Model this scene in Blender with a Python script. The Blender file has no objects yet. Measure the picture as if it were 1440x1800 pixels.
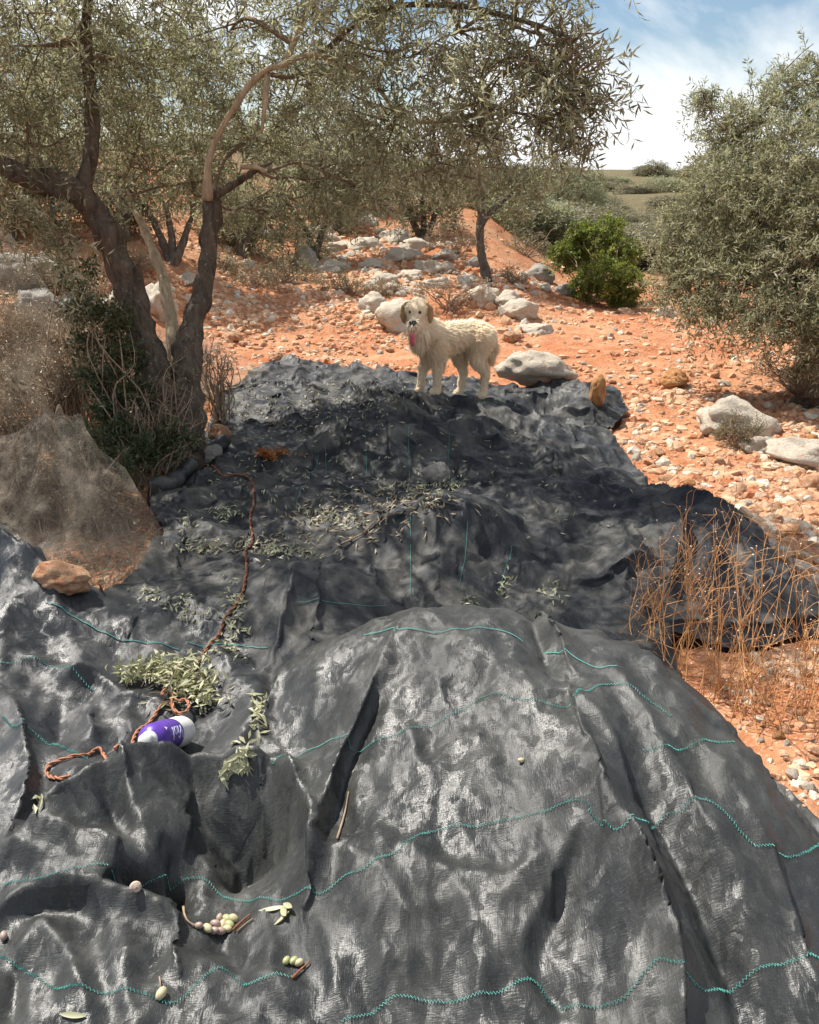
import bpy, bmesh, math, random
import numpy as np
from mathutils import Vector, Matrix
from mathutils.bvhtree import BVHTree

# ------------------------------------------------------------------ camera, world, sun, exposure
scn = bpy.context.scene
COL = scn.collection
PITCH = math.radians(21.1)
CAM = np.array([0.0, 0.0, 1.65])
FPX = 1552.0                                   # focal length in pixels of the 1440x1800 photograph
cd = bpy.data.cameras.new("camera")
cd.sensor_fit = 'VERTICAL'
cd.sensor_height = 24.0
cd.lens = 24.0 * FPX / 1800.0
cd.clip_start = 0.05
cd.clip_end = 3000
cam = bpy.data.objects.new("camera", cd)
cam.location = CAM
cam.rotation_euler = (math.pi / 2 - PITCH, 0, 0)
COL.objects.link(cam)
scn.camera = cam

SUN = np.array([-0.60, 0.50, 1.20])
SUN = SUN / np.linalg.norm(SUN)
SUN_EL = math.asin(SUN[2])
SUN_AZ = math.atan2(SUN[0], SUN[1])            # clockwise from +Y
world = bpy.data.worlds.new("World")
scn.world = world
world.use_nodes = True
wn, wl = world.node_tree.nodes, world.node_tree.links
wn.clear()
w_out = wn.new("ShaderNodeOutputWorld")
w_bg = wn.new("ShaderNodeBackground")
w_bg.inputs["Strength"].default_value = 0.070
w_sky = wn.new("ShaderNodeTexSky")
w_sky.sky_type = 'NISHITA'
w_sky.sun_disc = False
w_sky.sun_elevation = SUN_EL
w_sky.sun_rotation = SUN_AZ
w_sky.air_density = 1.0
w_sky.dust_density = 0.1
w_sky.ozone_density = 2.0
w_tc = wn.new("ShaderNodeTexCoord")
w_map = wn.new("ShaderNodeMapping")
w_map.inputs["Scale"].default_value = (1.0, 1.0, 2.2)
w_map.inputs["Location"].default_value = (0.35, 0.2, 0.1)
w_noise = wn.new("ShaderNodeTexNoise")
w_noise.inputs["Scale"].default_value = 2.6
w_noise.inputs["Detail"].default_value = 7
w_noise.inputs["Roughness"].default_value = 0.55
w_noise.inputs["Distortion"].default_value = 0.4
w_ramp = wn.new("ShaderNodeValToRGB")
w_ramp.color_ramp.elements[0].position = 0.455
w_ramp.color_ramp.elements[1].position = 0.60
w_mix = wn.new("ShaderNodeMixRGB")
w_mix.inputs[2].default_value = (11.0, 11.2, 11.4, 1)
wl.new(w_tc.outputs["Generated"], w_map.inputs["Vector"])
wl.new(w_map.outputs[0], w_noise.inputs["Vector"])
wl.new(w_noise.outputs["Fac"], w_ramp.inputs["Fac"])
wl.new(w_ramp.outputs["Color"], w_mix.inputs[0])
wl.new(w_sky.outputs[0], w_mix.inputs[1])
wl.new(w_mix.outputs[0], w_bg.inputs["Color"])
wl.new(w_bg.outputs[0], w_out.inputs["Surface"])

sd = bpy.data.lights.new("sun", 'SUN')
sd.energy = 5.0
sd.angle = math.radians(0.5)
sd.color = (1.0, 0.95, 0.87)
sun = bpy.data.objects.new("sun", sd)
sun.rotation_euler = Vector(-SUN).to_track_quat('-Z', 'Y').to_euler()
COL.objects.link(sun)

scn.view_settings.view_transform = 'Standard'
scn.view_settings.look = 'None'
scn.view_settings.gamma = 1.0
scn.view_settings.use_curve_mapping = False
scn.view_settings.exposure = 0.62
scn.render.engine = 'CYCLES'
scn.cycles.transparent_max_bounces = 12
scn.cycles.max_bounces = 6

# ------------------------------------------------------------------ small maths
rng = np.random.default_rng(7)
random.seed(7)
CP, SP = math.cos(PITCH), math.sin(PITCH)


def ray(u, v):
    cx, cy = (u - 720.0) / FPX, (900.0 - v) / FPX
    return np.array([cx, CP + cy * SP, -SP + cy * CP])


def P(u, v, depth):
    """World point seen at photo pixel (u, v) at this distance along the optical axis."""
    return CAM + ray(u, v) * depth


def onz(u, v, z):
    d = ray(u, v)
    return CAM + d * ((z - CAM[2]) / d[2])


_perm = np.random.default_rng(3).permutation(256)
_perm = np.concatenate([_perm, _perm, _perm])
_g3 = np.random.default_rng(4).normal(size=(256, 3))
_g3 /= np.linalg.norm(_g3, axis=1)[:, None]


def noise3(p):
    p = np.asarray(p, float)
    i = np.floor(p).astype(int)
    f = p - i
    w = f * f * f * (f * (f * 6 - 15) + 10)
    i &= 255
    out = np.zeros(p.shape[:-1])
    for dx in (0, 1):
        wx = w[..., 0] if dx else 1 - w[..., 0]
        for dy in (0, 1):
            wy = w[..., 1] if dy else 1 - w[..., 1]
            for dz in (0, 1):
                wz = w[..., 2] if dz else 1 - w[..., 2]
                h = _perm[_perm[_perm[(i[..., 0] + dx) & 255] + ((i[..., 1] + dy) & 255)] + ((i[..., 2] + dz) & 255)]
                g = _g3[h]
                out += wx * wy * wz * (g[..., 0] * (f[..., 0] - dx) + g[..., 1] * (f[..., 1] - dy) + g[..., 2] * (f[..., 2] - dz))
    return out * 1.5


def noise2(x, y, seed=0.0):
    return noise3(np.stack([x, y, np.full_like(x, seed * 7.31 + 0.37)], -1))


def fbm2(x, y, seed=0.0, octaves=4, gain=0.5):
    a, s, t = 1.0, 0.0, 1.0
    for k in range(octaves):
        s = s + a * noise2(x * t, y * t, seed + k)
        a *= gain
        t *= 2.03
    return s


def sm(x):
    x = np.clip(x, 0, 1)
    return x * x * (3 - 2 * x)


def unit(v):
    v = np.asarray(v, float)
    return v / np.maximum(np.linalg.norm(v, axis=-1, keepdims=True), 1e-9)


def catmull(pts, n):
    """Smooth curve through the points, n samples per span."""
    p = np.asarray(pts, float)
    if len(p) < 3:
        t = np.linspace(0, 1, n + 1)[:, None]
        return p[0] * (1 - t) + p[1] * t
    q = np.vstack([2 * p[0] - p[1], p, 2 * p[-1] - p[-2]])
    out = []
    for i in range(len(p) - 1):
        t = np.linspace(0, 1, n, endpoint=False)[:, None]
        a, b, c, d = q[i], q[i + 1], q[i + 2], q[i + 3]
        out.append(0.5 * ((2 * b) + (c - a) * t + (2 * a - 5 * b + 4 * c - d) * t ** 2 + (3 * b - a - 3 * c + d) * t ** 3))
    out.append(p[-1:])
    return np.vstack(out)


def resample(p, step):
    p = np.asarray(p, float)
    s = np.concatenate([[0], np.cumsum(np.linalg.norm(np.diff(p, axis=0), axis=1))])
    n = max(2, int(s[-1] / step) + 1)
    t = np.linspace(0, s[-1], n)
    return np.stack([np.interp(t, s, p[:, k]) for k in range(p.shape[1])], 1)


def in_poly(x, y, poly):
    inside = np.zeros(x.shape, bool)
    n = len(poly)
    for i in range(n):
        x0, y0 = poly[i]
        x1, y1 = poly[(i + 1) % n]
        c = ((y0 > y) != (y1 > y))
        with np.errstate(divide='ignore', invalid='ignore'):
            xx = (x1 - x0) * (y - y0) / (y1 - y0) + x0
        inside ^= c & (x < xx)
    return inside


def poly_dist(x, y, poly, closed=True):
    """Distance, nearest x, nearest y, parameter (0..1 along), side to a polyline."""
    best = np.full(x.shape, 1e9)
    bx, by, bt, bs = np.zeros_like(x), np.zeros_like(x), np.zeros_like(x), np.ones_like(x)
    pts = np.asarray(poly, float)
    n = len(pts) if closed else len(pts) - 1
    seg = np.array([np.linalg.norm(pts[(i + 1) % len(pts)] - pts[i]) for i in range(n)])
    acc = np.concatenate([[0], np.cumsum(seg)])
    for i in range(n):
        a, b = pts[i], pts[(i + 1) % len(pts)]
        e = b - a
        L2 = max(e @ e, 1e-12)
        t = np.clip(((x - a[0]) * e[0] + (y - a[1]) * e[1]) / L2, 0, 1)
        qx, qy = a[0] + t * e[0], a[1] + t * e[1]
        d = np.hypot(x - qx, y - qy)
        m = d < best
        best = np.where(m, d, best)
        bx, by = np.where(m, qx, bx), np.where(m, qy, by)
        bt = np.where(m, (acc[i] + t * seg[i]) / max(acc[-1], 1e-9), bt)
        bs = np.where(m, np.sign(e[0] * (y - a[1]) - e[1] * (x - a[0])), bs)
    return best, bx, by, bt, bs


# ------------------------------------------------------------------ objects and meshes
def set_tags(o, label=None, cat=None, group=None, kind=None):
    if label: o['label'] = label
    if cat: o['category'] = cat
    if group: o['group'] = group
    if kind: o['kind'] = kind
    return o


def mesh(name, verts, faces, mat, smooth=True, attr=None):
    """faces: one (n,k) array or a list of such arrays. attr: name -> per-face float array (matching face order)."""
    verts = np.asarray(verts, np.float32).reshape(-1, 3)
    if not isinstance(faces, list):
        faces = [faces]
    faces = [np.asarray(f, np.int32) for f in faces if len(f)]
    me = bpy.data.meshes.new(name)
    me.vertices.add(len(verts))
    me.vertices.foreach_set("co", verts.ravel())
    nl = sum(f.size for f in faces)
    npoly = sum(len(f) for f in faces)
    me.loops.add(nl)
    me.loops.foreach_set("vertex_index", np.concatenate([f.ravel() for f in faces]))
    me.polygons.add(npoly)
    tot = np.concatenate([np.full(len(f), f.shape[1], np.int32) for f in faces])
    st = np.concatenate([[0], np.cumsum(tot)[:-1]]).astype(np.int32)
    me.polygons.foreach_set("loop_start", st)
    me.polygons.foreach_set("loop_total", tot)
    me.polygons.foreach_set("use_smooth", np.full(npoly, smooth, bool))
    if attr:
        for k, a in attr.items():
            at = me.attributes.new(k, 'FLOAT', 'FACE')
            at.data.foreach_set("value", np.asarray(a, np.float32))
    me.update(calc_edges=True)
    if mat:
        me.materials.append(mat)
    return me


def obj(name, me, parent=None, loc=None, rot=None, scale=None):
    o = bpy.data.objects.new(name, me)
    COL.objects.link(o)
    if parent is not None:
        o.parent = parent
    if loc is not None: o.location = loc
    if rot is not None: o.rotation_euler = rot
    if scale is not None: o.scale = scale
    return o


def thing(name, label, cat, loc=(0, 0, 0), group=None, rot=None):
    o = bpy.data.objects.new(name, None)
    COL.objects.link(o)
    o.location = loc
    o.empty_display_size = 0.1
    if rot is not None: o.rotation_euler = rot
    return set_tags(o, label, cat, group)


def frames(path):
    p = np.asarray(path, float)
    t = np.gradient(p, axis=0)
    t = unit(t)
    n = np.cross(t[0], [0.0, 0, 1])
    if np.linalg.norm(n) < 1e-3:
        n = np.array([1.0, 0, 0])
    n = n / np.linalg.norm(n)
    N = []
    for k in range(len(p)):
        n = n - t[k] * (n @ t[k])
        n = n / max(np.linalg.norm(n), 1e-9)
        N.append(n)
    N = np.array(N)
    return t, N, np.cross(t, N)


class Soup:
    """Collects shapes into ONE mesh."""

    def __init__(self):
        self.v, self.f, self.n = [], {}, 0

    def add(self, v, f):
        v = np.asarray(v, float)
        f = np.asarray(f, int)
        self.v.append(v)
        self.f.setdefault(f.shape[1], []).append(f + self.n)
        self.n += len(v)

    def tube(self, path, radii, sides=6, cap=True, rough=0.0, seed=0.0):
        p = np.asarray(path, float)
        r = np.broadcast_to(np.asarray(radii, float), (len(p),))
        t, n, b = frames(p)
        a = np.linspace(0, 2 * math.pi, sides, endpoint=False)
        ring = (np.cos(a)[None, :, None] * n[:, None, :] + np.sin(a)[None, :, None] * b[:, None, :])
        rr = np.repeat(r[:, None], sides, 1)
        if rough:
            q = p[:, None, :] + ring * r[:, None, None]
            rr = rr * (1 + rough * noise3(q * 9 + seed) + rough * 0.7 * noise3(q * np.array([26, 26, 9]) + seed))
        v = p[:, None, :] + ring * rr[:, :, None]
        k = len(p)
        i = np.arange(k - 1)[:, None] * sides
        j = np.arange(sides)[None, :]
        jn = (j + 1) % sides
        f = np.stack([i + j, i + jn, i + sides + jn, i + sides + j], -1).reshape(-1, 4)
        base = self.n
        self.add(v.reshape(-1, 3), f)
        if cap and sides >= 3:
            for e, row in ((0, 0), (k - 1, (k - 1) * sides)):
                c = p[e][None, :]
                ci = self.n
                idx = np.arange(sides) + base + row
                tri = np.stack([np.full(sides, ci), idx if e else np.roll(idx, -1), np.roll(idx, -1) if e else idx], -1)
                self.v.append(c)
                self.n += 1
                self.f.setdefault(3, []).append(tri)

    def build(self, name, mat, smooth=True, attr=None):
        return mesh(name, np.vstack(self.v), [np.vstack(x) for x in self.f.values()], mat, smooth, attr)


# ------------------------------------------------------------------ materials
class NT:
    def __init__(self, name):
        self.m = bpy.data.materials.new(name)
        self.m.use_nodes = True
        self.n, self.l = self.m.node_tree.nodes, self.m.node_tree.links
        self.b = self.n["Principled BSDF"]
        self.out = self.n["Material Output"]
        self.tc = None

    def co(self, kind="Object"):
        if self.tc is None:
            self.tc = self.n.new("ShaderNodeTexCoord")
        return self.tc.outputs[kind]

    def noise(self, scale, detail=4, rough=0.55, dist=0.0, vec=None, stretch=None):
        t = self.n.new("ShaderNodeTexNoise")
        t.inputs["Scale"].default_value = scale
        t.inputs["Detail"].default_value = detail
        t.inputs["Roughness"].default_value = rough
        t.inputs["Distortion"].default_value = dist
        v = vec or self.co()
        if stretch:
            mp = self.n.new("ShaderNodeMapping")
            mp.inputs["Scale"].default_value = stretch
            self.l.new(v, mp.inputs[0])
            v = mp.outputs[0]
        self.l.new(v, t.inputs["Vector"])
        return t.outputs["Fac"]

    def voronoi(self, scale, feature='F1', out="Distance"):
        t = self.n.new("ShaderNodeTexVoronoi")
        t.feature = feature
        t.inputs["Scale"].default_value = scale
        self.l.new(self.co(), t.inputs["Vector"])
        return t.outputs[out]

    def attr(self, name):
        a = self.n.new("ShaderNodeAttribute")
        a.attribute_name = name
        return a.outputs["Fac"]

    def ramp(self, fac, stops):
        r = self.n.new("ShaderNodeValToRGB")
        el = r.color_ramp.elements
        while len(el) < len(stops):
            el.new(0.5)
        for e, (p, c) in zip(el, stops):
            e.position = p
            e.color = (*c, 1) if len(c) == 3 else c
        self.l.new(fac, r.inputs["Fac"])
        return r.outputs["Color"]

    def mix(self, fac, a, b, mode='MIX'):
        m = self.n.new("ShaderNodeMixRGB")
        m.blend_type = mode
        for i, x in ((0, fac), (1, a), (2, b)):
            if isinstance(x, (int, float)):
                m.inputs[i].default_value = x
            elif isinstance(x, tuple):
                m.inputs[i].default_value = (*x, 1)
            else:
                self.l.new(x, m.inputs[i])
        return m.outputs[0]

    def math(self, op, a, b=0.0):
        m = self.n.new("ShaderNodeMath")
        m.operation = op
        for i, x in ((0, a), (1, b)):
            if isinstance(x, (int, float)):
                m.inputs[i].default_value = x
            else:
                self.l.new(x, m.inputs[i])
        return m.outputs[0]

    def bump(self, height, strength, dist=0.01, prev=None):
        b = self.n.new("ShaderNodeBump")
        b.inputs["Strength"].default_value = strength
        b.inputs["Distance"].default_value = dist
        self.l.new(height, b.inputs["Height"])
        if prev is not None:
            self.l.new(prev, b.inputs["Normal"])
        return b.outputs["Normal"]

    def set(self, color=None, rough=None, spec=None, normal=None):
        if color is not None:
            if isinstance(color, tuple):
                self.b.inputs["Base Color"].default_value = (*color, 1)
            else:
                self.l.new(color, self.b.inputs["Base Color"])
        if rough is not None:
            if isinstance(rough, (int, float)):
                self.b.inputs["Roughness"].default_value = rough
            else:
                self.l.new(rough, self.b.inputs["Roughness"])
        if spec is not None:
            self.b.inputs["Specular IOR Level"].default_value = spec
        if normal is not None:
            self.l.new(normal, self.b.inputs["Normal"])
        return self.m


def leaf_material(name, top, mid, pale, under, trans=0.25, rough=0.45):
    t = NT(name)
    a = t.attr("tint")
    col = t.ramp(a, [(0.0, top), (0.55, mid), (1.0, pale)])
    geo = t.n.new("ShaderNodeNewGeometry")
    col2 = t.mix(geo.outputs["Backfacing"], col, t.mix(0.35, under, col))
    t.set(col2, rough, 0.4)
    tr = t.n.new("ShaderNodeBsdfTranslucent")
    t.l.new(t.mix(1.0, col2, (1.0, 1.04, 0.76), 'MULTIPLY'), tr.inputs["Color"])
    ms = t.n.new("ShaderNodeMixShader")
    ms.inputs[0].default_value = trans
    t.l.new(t.b.outputs[0], ms.inputs[1])
    t.l.new(tr.outputs[0], ms.inputs[2])
    t.l.new(ms.outputs[0], t.out.inputs["Surface"])
    return t.m


def soil_material():
    t = NT("red_soil")
    big = t.noise(0.55, 5, 0.6)
    med = t.noise(5.0, 6, 0.65)
    fine = t.noise(42.0, 5, 0.7)
    vor = t.voronoi(26.0)
    c1 = t.ramp(med, [(0.28, (0.22, 0.060, 0.023)), (0.50, (0.40, 0.150, 0.066)), (0.71, (0.54, 0.33, 0.195))])
    c2 = t.ramp(big, [(0.38, (0.36, 0.108, 0.040)), (0.64, (0.54, 0.33, 0.19))])
    c = t.mix(0.45, c1, c2)
    peb = t.ramp(t.noise(70, 3, 0.6), [(0.56, (0, 0, 0)), (0.66, (1, 1, 1))])
    c = t.mix(t.math('MULTIPLY', peb, 0.55), c, (0.60, 0.45, 0.33))
    sep = t.n.new("ShaderNodeSeparateXYZ")
    t.l.new(t.co(), sep.inputs[0])
    yy = t.math('ADD', sep.outputs["Y"], t.math('MULTIPLY', t.math('SUBTRACT', big, 0.5), 14.0))
    fm = t.ramp(t.math('MULTIPLY', yy, 0.02), [(0.24, (0, 0, 0)), (0.44, (1, 1, 1))])
    veg = t.ramp(t.noise(1.6, 6, 0.7), [(0.35, (0.070, 0.078, 0.040)), (0.55, (0.125, 0.120, 0.066)), (0.78, (0.24, 0.19, 0.115))])
    c = t.mix(t.math('MULTIPLY', fm, 0.9), c, veg)
    n = t.bump(med, 0.5, 0.05)
    n = t.bump(vor, 0.5, 0.02, n)
    n = t.bump(fine, 0.6, 0.012, n)
    return t.set(c, 0.95, 0.1, n)


def rock_material(name, pale, grey, red, redness):
    t = NT(name)
    a = t.noise(3.0, 6, 0.65)
    b = t.noise(14.0, 6, 0.7)
    c = t.ramp(b, [(0.30, grey), (0.55, pale), (0.8, tuple(min(1, x * 1.15) for x in pale))])
    lich = t.ramp(t.noise(22.0, 4, 0.6), [(0.60, (0, 0, 0)), (0.70, (1, 1, 1))])
    c = t.mix(t.math('MULTIPLY', lich, 0.5), c, (0.17, 0.16, 0.14))
    m = t.ramp(a, [(0.62 - redness, (0, 0, 0)), (0.80 - redness * 0.6, (1, 1, 1))])
    c = t.mix(m, c, red)
    n = t.bump(b, 0.7, 0.03)
    n = t.bump(t.noise(60, 4, 0.7), 0.5, 0.008, n)
    return t.set(c, 0.92, 0.15, n)


def bark_material(name, dark, light):
    t = NT(name)
    a = t.noise(20.0, 7, 0.72, 0.9, stretch=(1, 1, 0.22))
    b = t.noise(3.0, 4, 0.6)
    c = t.ramp(a, [(0.34, dark), (0.62, light)])
    lich = t.ramp(t.noise(38, 3, 0.6), [(0.60, (0, 0, 0)), (0.68, (1, 1, 1))])
    c = t.mix(t.math('MULTIPLY', lich, 0.55), c, (0.42, 0.40, 0.34))
    c = t.mix(t.math('MULTIPLY', b, 0.5), c, tuple(x * 0.6 for x in light))
    n = t.bump(a, 0.9, 0.03)
    n = t.bump(t.noise(70, 4, 0.7), 0.5, 0.006, n)
    return t.set(c, 0.95, 0.1, n)


def tarp_material(name, tone, lo, rough, crinkle=1.0, spec=0.55, dusty=(0.095, 0.090, 0.076), damt=0.5):
    """Flat-tape woven plastic: fine streaky weave, soft small creases, dust that dulls it in patches, also standing in for sun dapples on the middle net."""
    t = NT(name)
    dust = t.noise(3.6, 6, 0.66, 0.8)
    mott = t.noise(17.0, 5, 0.65)
    warp = t.noise(1.0, 2, 0.6, stretch=(400, 55, 12))
    weft = t.noise(1.0, 2, 0.6, stretch=(60, 360, 12))
    speck = t.noise(240.0, 2, 0.6)
    cr1 = t.noise(16.0, 4, 0.6, 1.2, stretch=(1.6, .7, 1))
    cr2 = t.noise(52.0, 5, 0.62, 1.2)
    c = t.ramp(mott, [(0.32, lo), (0.60, tone), (0.8, tuple(x * 1.6 for x in tone))])
    d = t.ramp(dust, [(0.44, (0, 0, 0)), (0.66, (1, 1, 1))])
    c = t.mix(t.math('MULTIPLY', d, damt), c, dusty)
    c = t.mix(0.12, c, (0.030, 0.034, 0.042))
    spk = t.ramp(speck, [(0.60, (0, 0, 0)), (0.74, (1, 1, 1))])
    c = t.mix(t.math('MULTIPLY', spk, 0.30), c, (0.17, 0.17, 0.17))
    rp = t.ramp(t.noise(2.3, 5, 0.62, 1.0, stretch=(1.3, .8, 1)), [(0.42, (0, 0, 0)), (0.60, (1, 1, 1))])
    r = t.math('ADD', t.math('MULTIPLY', rp, 0.24), t.math('ADD', t.math('MULTIPLY', mott, 0.10), rough - 0.05))
    wv = t.math('ADD', warp, weft)
    geo = t.n.new("ShaderNodeNewGeometry")
    nrm = geo.outputs["Normal"]
    dn = t.n.new("ShaderNodeTexNoise")
    dn.inputs["Scale"].default_value = 9.0
    dn.inputs["Detail"].default_value = 3
    t.l.new(t.co(), dn.inputs["Vector"])
    for sc_, amt, seed_ in ((9.0, .20, 0.0), (24.0, .28, 3.7), (62.0, .30, 8.1)):
        wp = t.n.new("ShaderNodeVectorMath"); wp.operation = 'MULTIPLY_ADD'
        t.l.new(dn.outputs["Color"], wp.inputs[0]); wp.inputs[1].default_value = (.10, .10, .02); t.l.new(t.co(), wp.inputs[2])
        mp = t.n.new("ShaderNodeMapping"); mp.inputs["Scale"].default_value = (1.25, .75, .3); mp.inputs["Location"].default_value = (seed_, seed_ * .7, 0)
        t.l.new(wp.outputs[0], mp.inputs[0])
        vo = t.n.new("ShaderNodeTexVoronoi"); vo.feature = 'SMOOTH_F1'; vo.inputs["Scale"].default_value = sc_; vo.inputs["Smoothness"].default_value = .10
        t.l.new(mp.outputs[0], vo.inputs["Vector"])
        sb = t.n.new("ShaderNodeVectorMath"); sb.operation = 'SUBTRACT'; sb.inputs[1].default_value = (.5, .5, .5); t.l.new(vo.outputs["Color"], sb.inputs[0])
        ma = t.n.new("ShaderNodeVectorMath"); ma.operation = 'MULTIPLY_ADD'; ma.inputs[1].default_value = (amt * crinkle, amt * crinkle, 0); t.l.new(sb.outputs[0], ma.inputs[0]); t.l.new(nrm, ma.inputs[2])
        nz = t.n.new("ShaderNodeVectorMath"); nz.operation = 'NORMALIZE'; t.l.new(ma.outputs[0], nz.inputs[0])
        nrm = nz.outputs[0]
    n = t.bump(t.math('ABSOLUTE', t.math('SUBTRACT', cr1, 0.5)), 0.12 * crinkle, 0.016, nrm)
    n = t.bump(cr2, 0.15 * crinkle, 0.004, n)
    n = t.bump(wv, 0.60, 0.0014, n)
    return t.set(c, r, spec, n)


def plain(name, color, rough=0.6, spec=0.4, var=0.2, scale=20.0, bump=0.0, bdist=0.005):
    t = NT(name)
    a = t.noise(scale, 5, 0.6)
    lo = tuple(x * (1 - var) for x in color)
    hi = tuple(min(1, x * (1 + var)) for x in color)
    c = t.ramp(a, [(0.3, lo), (0.7, hi)])
    n = t.bump(a, bump, bdist) if bump else None
    return t.set(c, rough, spec, n)


def net_material(name, color, alpha):
    t = NT(name)
    w = t.noise(420.0, 2, 0.5)
    big = t.noise(6.0, 4, 0.6)
    c = t.ramp(big, [(0.3, tuple(x * 0.7 for x in color)), (0.7, tuple(min(1, x * 1.25) for x in color))])
    t.set(c, 0.6, 0.35)
    a = t.ramp(t.math('ADD', t.math('MULTIPLY', w, 0.7), t.math('MULTIPLY', big, 0.3)),
               [(0.36, (alpha - 0.25,) * 3), (0.64, (alpha + 0.2,) * 3)])
    t.l.new(a, t.b.inputs["Alpha"])
    return t.m


M = {}
M['soil'] = soil_material()
M['rock'] = rock_material("limestone", (0.64, 0.56, 0.45), (0.40, 0.35, 0.29), (0.50, 0.27, 0.14), 0.06)
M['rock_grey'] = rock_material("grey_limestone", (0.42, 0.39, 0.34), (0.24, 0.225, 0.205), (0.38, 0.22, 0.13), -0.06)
M['clod'] = rock_material("soil_stained_stone", (0.66, 0.46, 0.30), (0.50, 0.26, 0.14), (0.44, 0.145, 0.056), 0.19)
M['orange_stone'] = rock_material("orange_stone", (0.62, 0.38, 0.18), (0.50, 0.24, 0.10), (0.50, 0.18, 0.06), 0.22)
M['bark'] = bark_material("olive_bark", (0.045, 0.036, 0.028), (0.205, 0.168, 0.130))
M['bark_pale'] = bark_material("pale_olive_bark", (0.34, 0.26, 0.16), (0.68, 0.57, 0.41))  # pale bark, lightened further to stand in for sun on the arching branch
M['twig'] = plain("twig_bark", (0.21, 0.155, 0.105), 0.9, 0.15, 0.35, 30)
M['dry_twig'] = plain("dry_twig", (0.30, 0.22, 0.15), 0.9, 0.15, 0.35, 30)
M['leaf'] = leaf_material("olive_leaf", (0.105, 0.120, 0.065), (0.25, 0.255, 0.155), (0.54, 0.51, 0.385), (0.52, 0.51, 0.42), 0.46)
M['leaf_far'] = leaf_material("olive_leaf_dusty", (0.115, 0.132, 0.072), (0.265, 0.268, 0.160), (0.50, 0.475, 0.345), (0.48, 0.47, 0.37), 0.46)
M['leaf_green'] = leaf_material("shrub_leaf", (0.045, 0.085, 0.016), (0.15, 0.20, 0.035), (0.46, 0.43, 0.07), (0.24, 0.27, 0.08), 0.50)
M['leaf_weed'] = leaf_material("weed_leaf", (0.022, 0.042, 0.014), (0.055, 0.082, 0.028), (0.16, 0.16, 0.07), (0.10, 0.12, 0.06), 0.2)
M['leaf_scrub'] = leaf_material("scrub_leaf", (0.12, 0.125, 0.065), (0.23, 0.20, 0.12), (0.37, 0.30, 0.20), (0.28, 0.26, 0.18), 0.25)
M['leaf_dry'] = leaf_material("dry_leaf", (0.17, 0.115, 0.070), (0.30, 0.22, 0.14), (0.46, 0.38, 0.27), (0.34, 0.29, 0.20), 0.12)
M['leaf_cut'] = leaf_material("cut_olive_leaf", (0.12, 0.13, 0.055), (0.30, 0.30, 0.135), (0.55, 0.53, 0.30), (0.46, 0.45, 0.31), 0.15)
M['leaf_orange'] = leaf_material("orange_dead_leaf", (0.33, 0.105, 0.025), (0.48, 0.17, 0.04), (0.60, 0.27, 0.08), (0.45, 0.18, 0.06), 0.2)
M['tarp_near'] = tarp_material("woven_black_tarp", (0.028, 0.029, 0.027), (0.015, 0.016, 0.015), 0.37, 0.95, 0.52, (0.064, 0.064, 0.055), 0.6)
M['tarp_mid'] = tarp_material("dusty_dappled_net", (0.022, 0.024, 0.028), (0.008, 0.010, 0.014), 0.50, 0.9, 0.32, (0.135, 0.128, 0.108), 0.75)  # pale patches: dust plus painted sun dapples; dark bluish tone imitates tree shade
M['tarp_left'] = tarp_material("dark_woven_net", (0.024, 0.025, 0.027), (0.013, 0.015, 0.017), 0.36, 0.95, 0.55, (0.056, 0.056, 0.052), 0.55)
M['thread'] = plain("turquoise_thread", (0.085, 0.36, 0.31), 0.5, 0.4, 0.2, 60)
M['net'] = net_material("brown_fine_net", (0.30, 0.25, 0.19), 0.25)
M['net_rib'] = plain("brown_net_hem", (0.42, 0.33, 0.23), 0.7, 0.3, 0.2, 40)
M['rope'] = plain("orange_rope", (0.42, 0.185, 0.110), 0.75, 0.25, 0.4, 90, 0.4, 0.002)
M['rope_dark'] = plain("rust_rope", (0.26, 0.105, 0.060), 0.8, 0.2, 0.4, 90, 0.4, 0.002)
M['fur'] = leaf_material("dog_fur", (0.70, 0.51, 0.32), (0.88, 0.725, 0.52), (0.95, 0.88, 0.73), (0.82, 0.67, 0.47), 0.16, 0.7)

# ------------------------------------------------------------------ ground height
def Gbase(x, y):
    x, y = np.asarray(x, float), np.asarray(y, float)
    left = 0.85 * sm((-1.5 - x) / 2.6) * sm((y - 4.6) / 3.4)
    back = 1.05 * sm((y - 8.3) / 11.0) * (1 - sm((x - 0.5 - 0.035 * y) / 2.2))
    terr = 0.16 * sm((y - 9.6 - 0.35 * np.sin(x * 1.3)) / 0.8) * (1 - sm((x - 0.9) / 1.2))
    r = np.hypot(x, y)
    far = 2.0 * sm((r - 45) / 240) - 0.7 * sm((y - 11) / 20) * sm((x - 2.5) / 5) * (1 - sm((r - 60) / 150))
    return left + back + terr + far


def G(x, y):
    x, y = np.asarray(x, float), np.asarray(y, float)
    r = np.hypot(x, y)
    n = 0.035 * fbm2(x * 1.1, y * 1.1, 1, 3) + 0.016 * fbm2(x * 5.0, y * 5.0, 2, 3)
    n = n + 0.010 * np.abs(fbm2(x * 14.0, y * 14.0, 5, 2)) * (r < 14)
    n = n * np.clip(r / 3.0, 0.3, 1) + sm((r - 12) / 30) * 0.35 * fbm2(x * 0.16, y * 0.16, 3, 3)
    return Gbase(x, y) + n - 0.03


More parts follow.
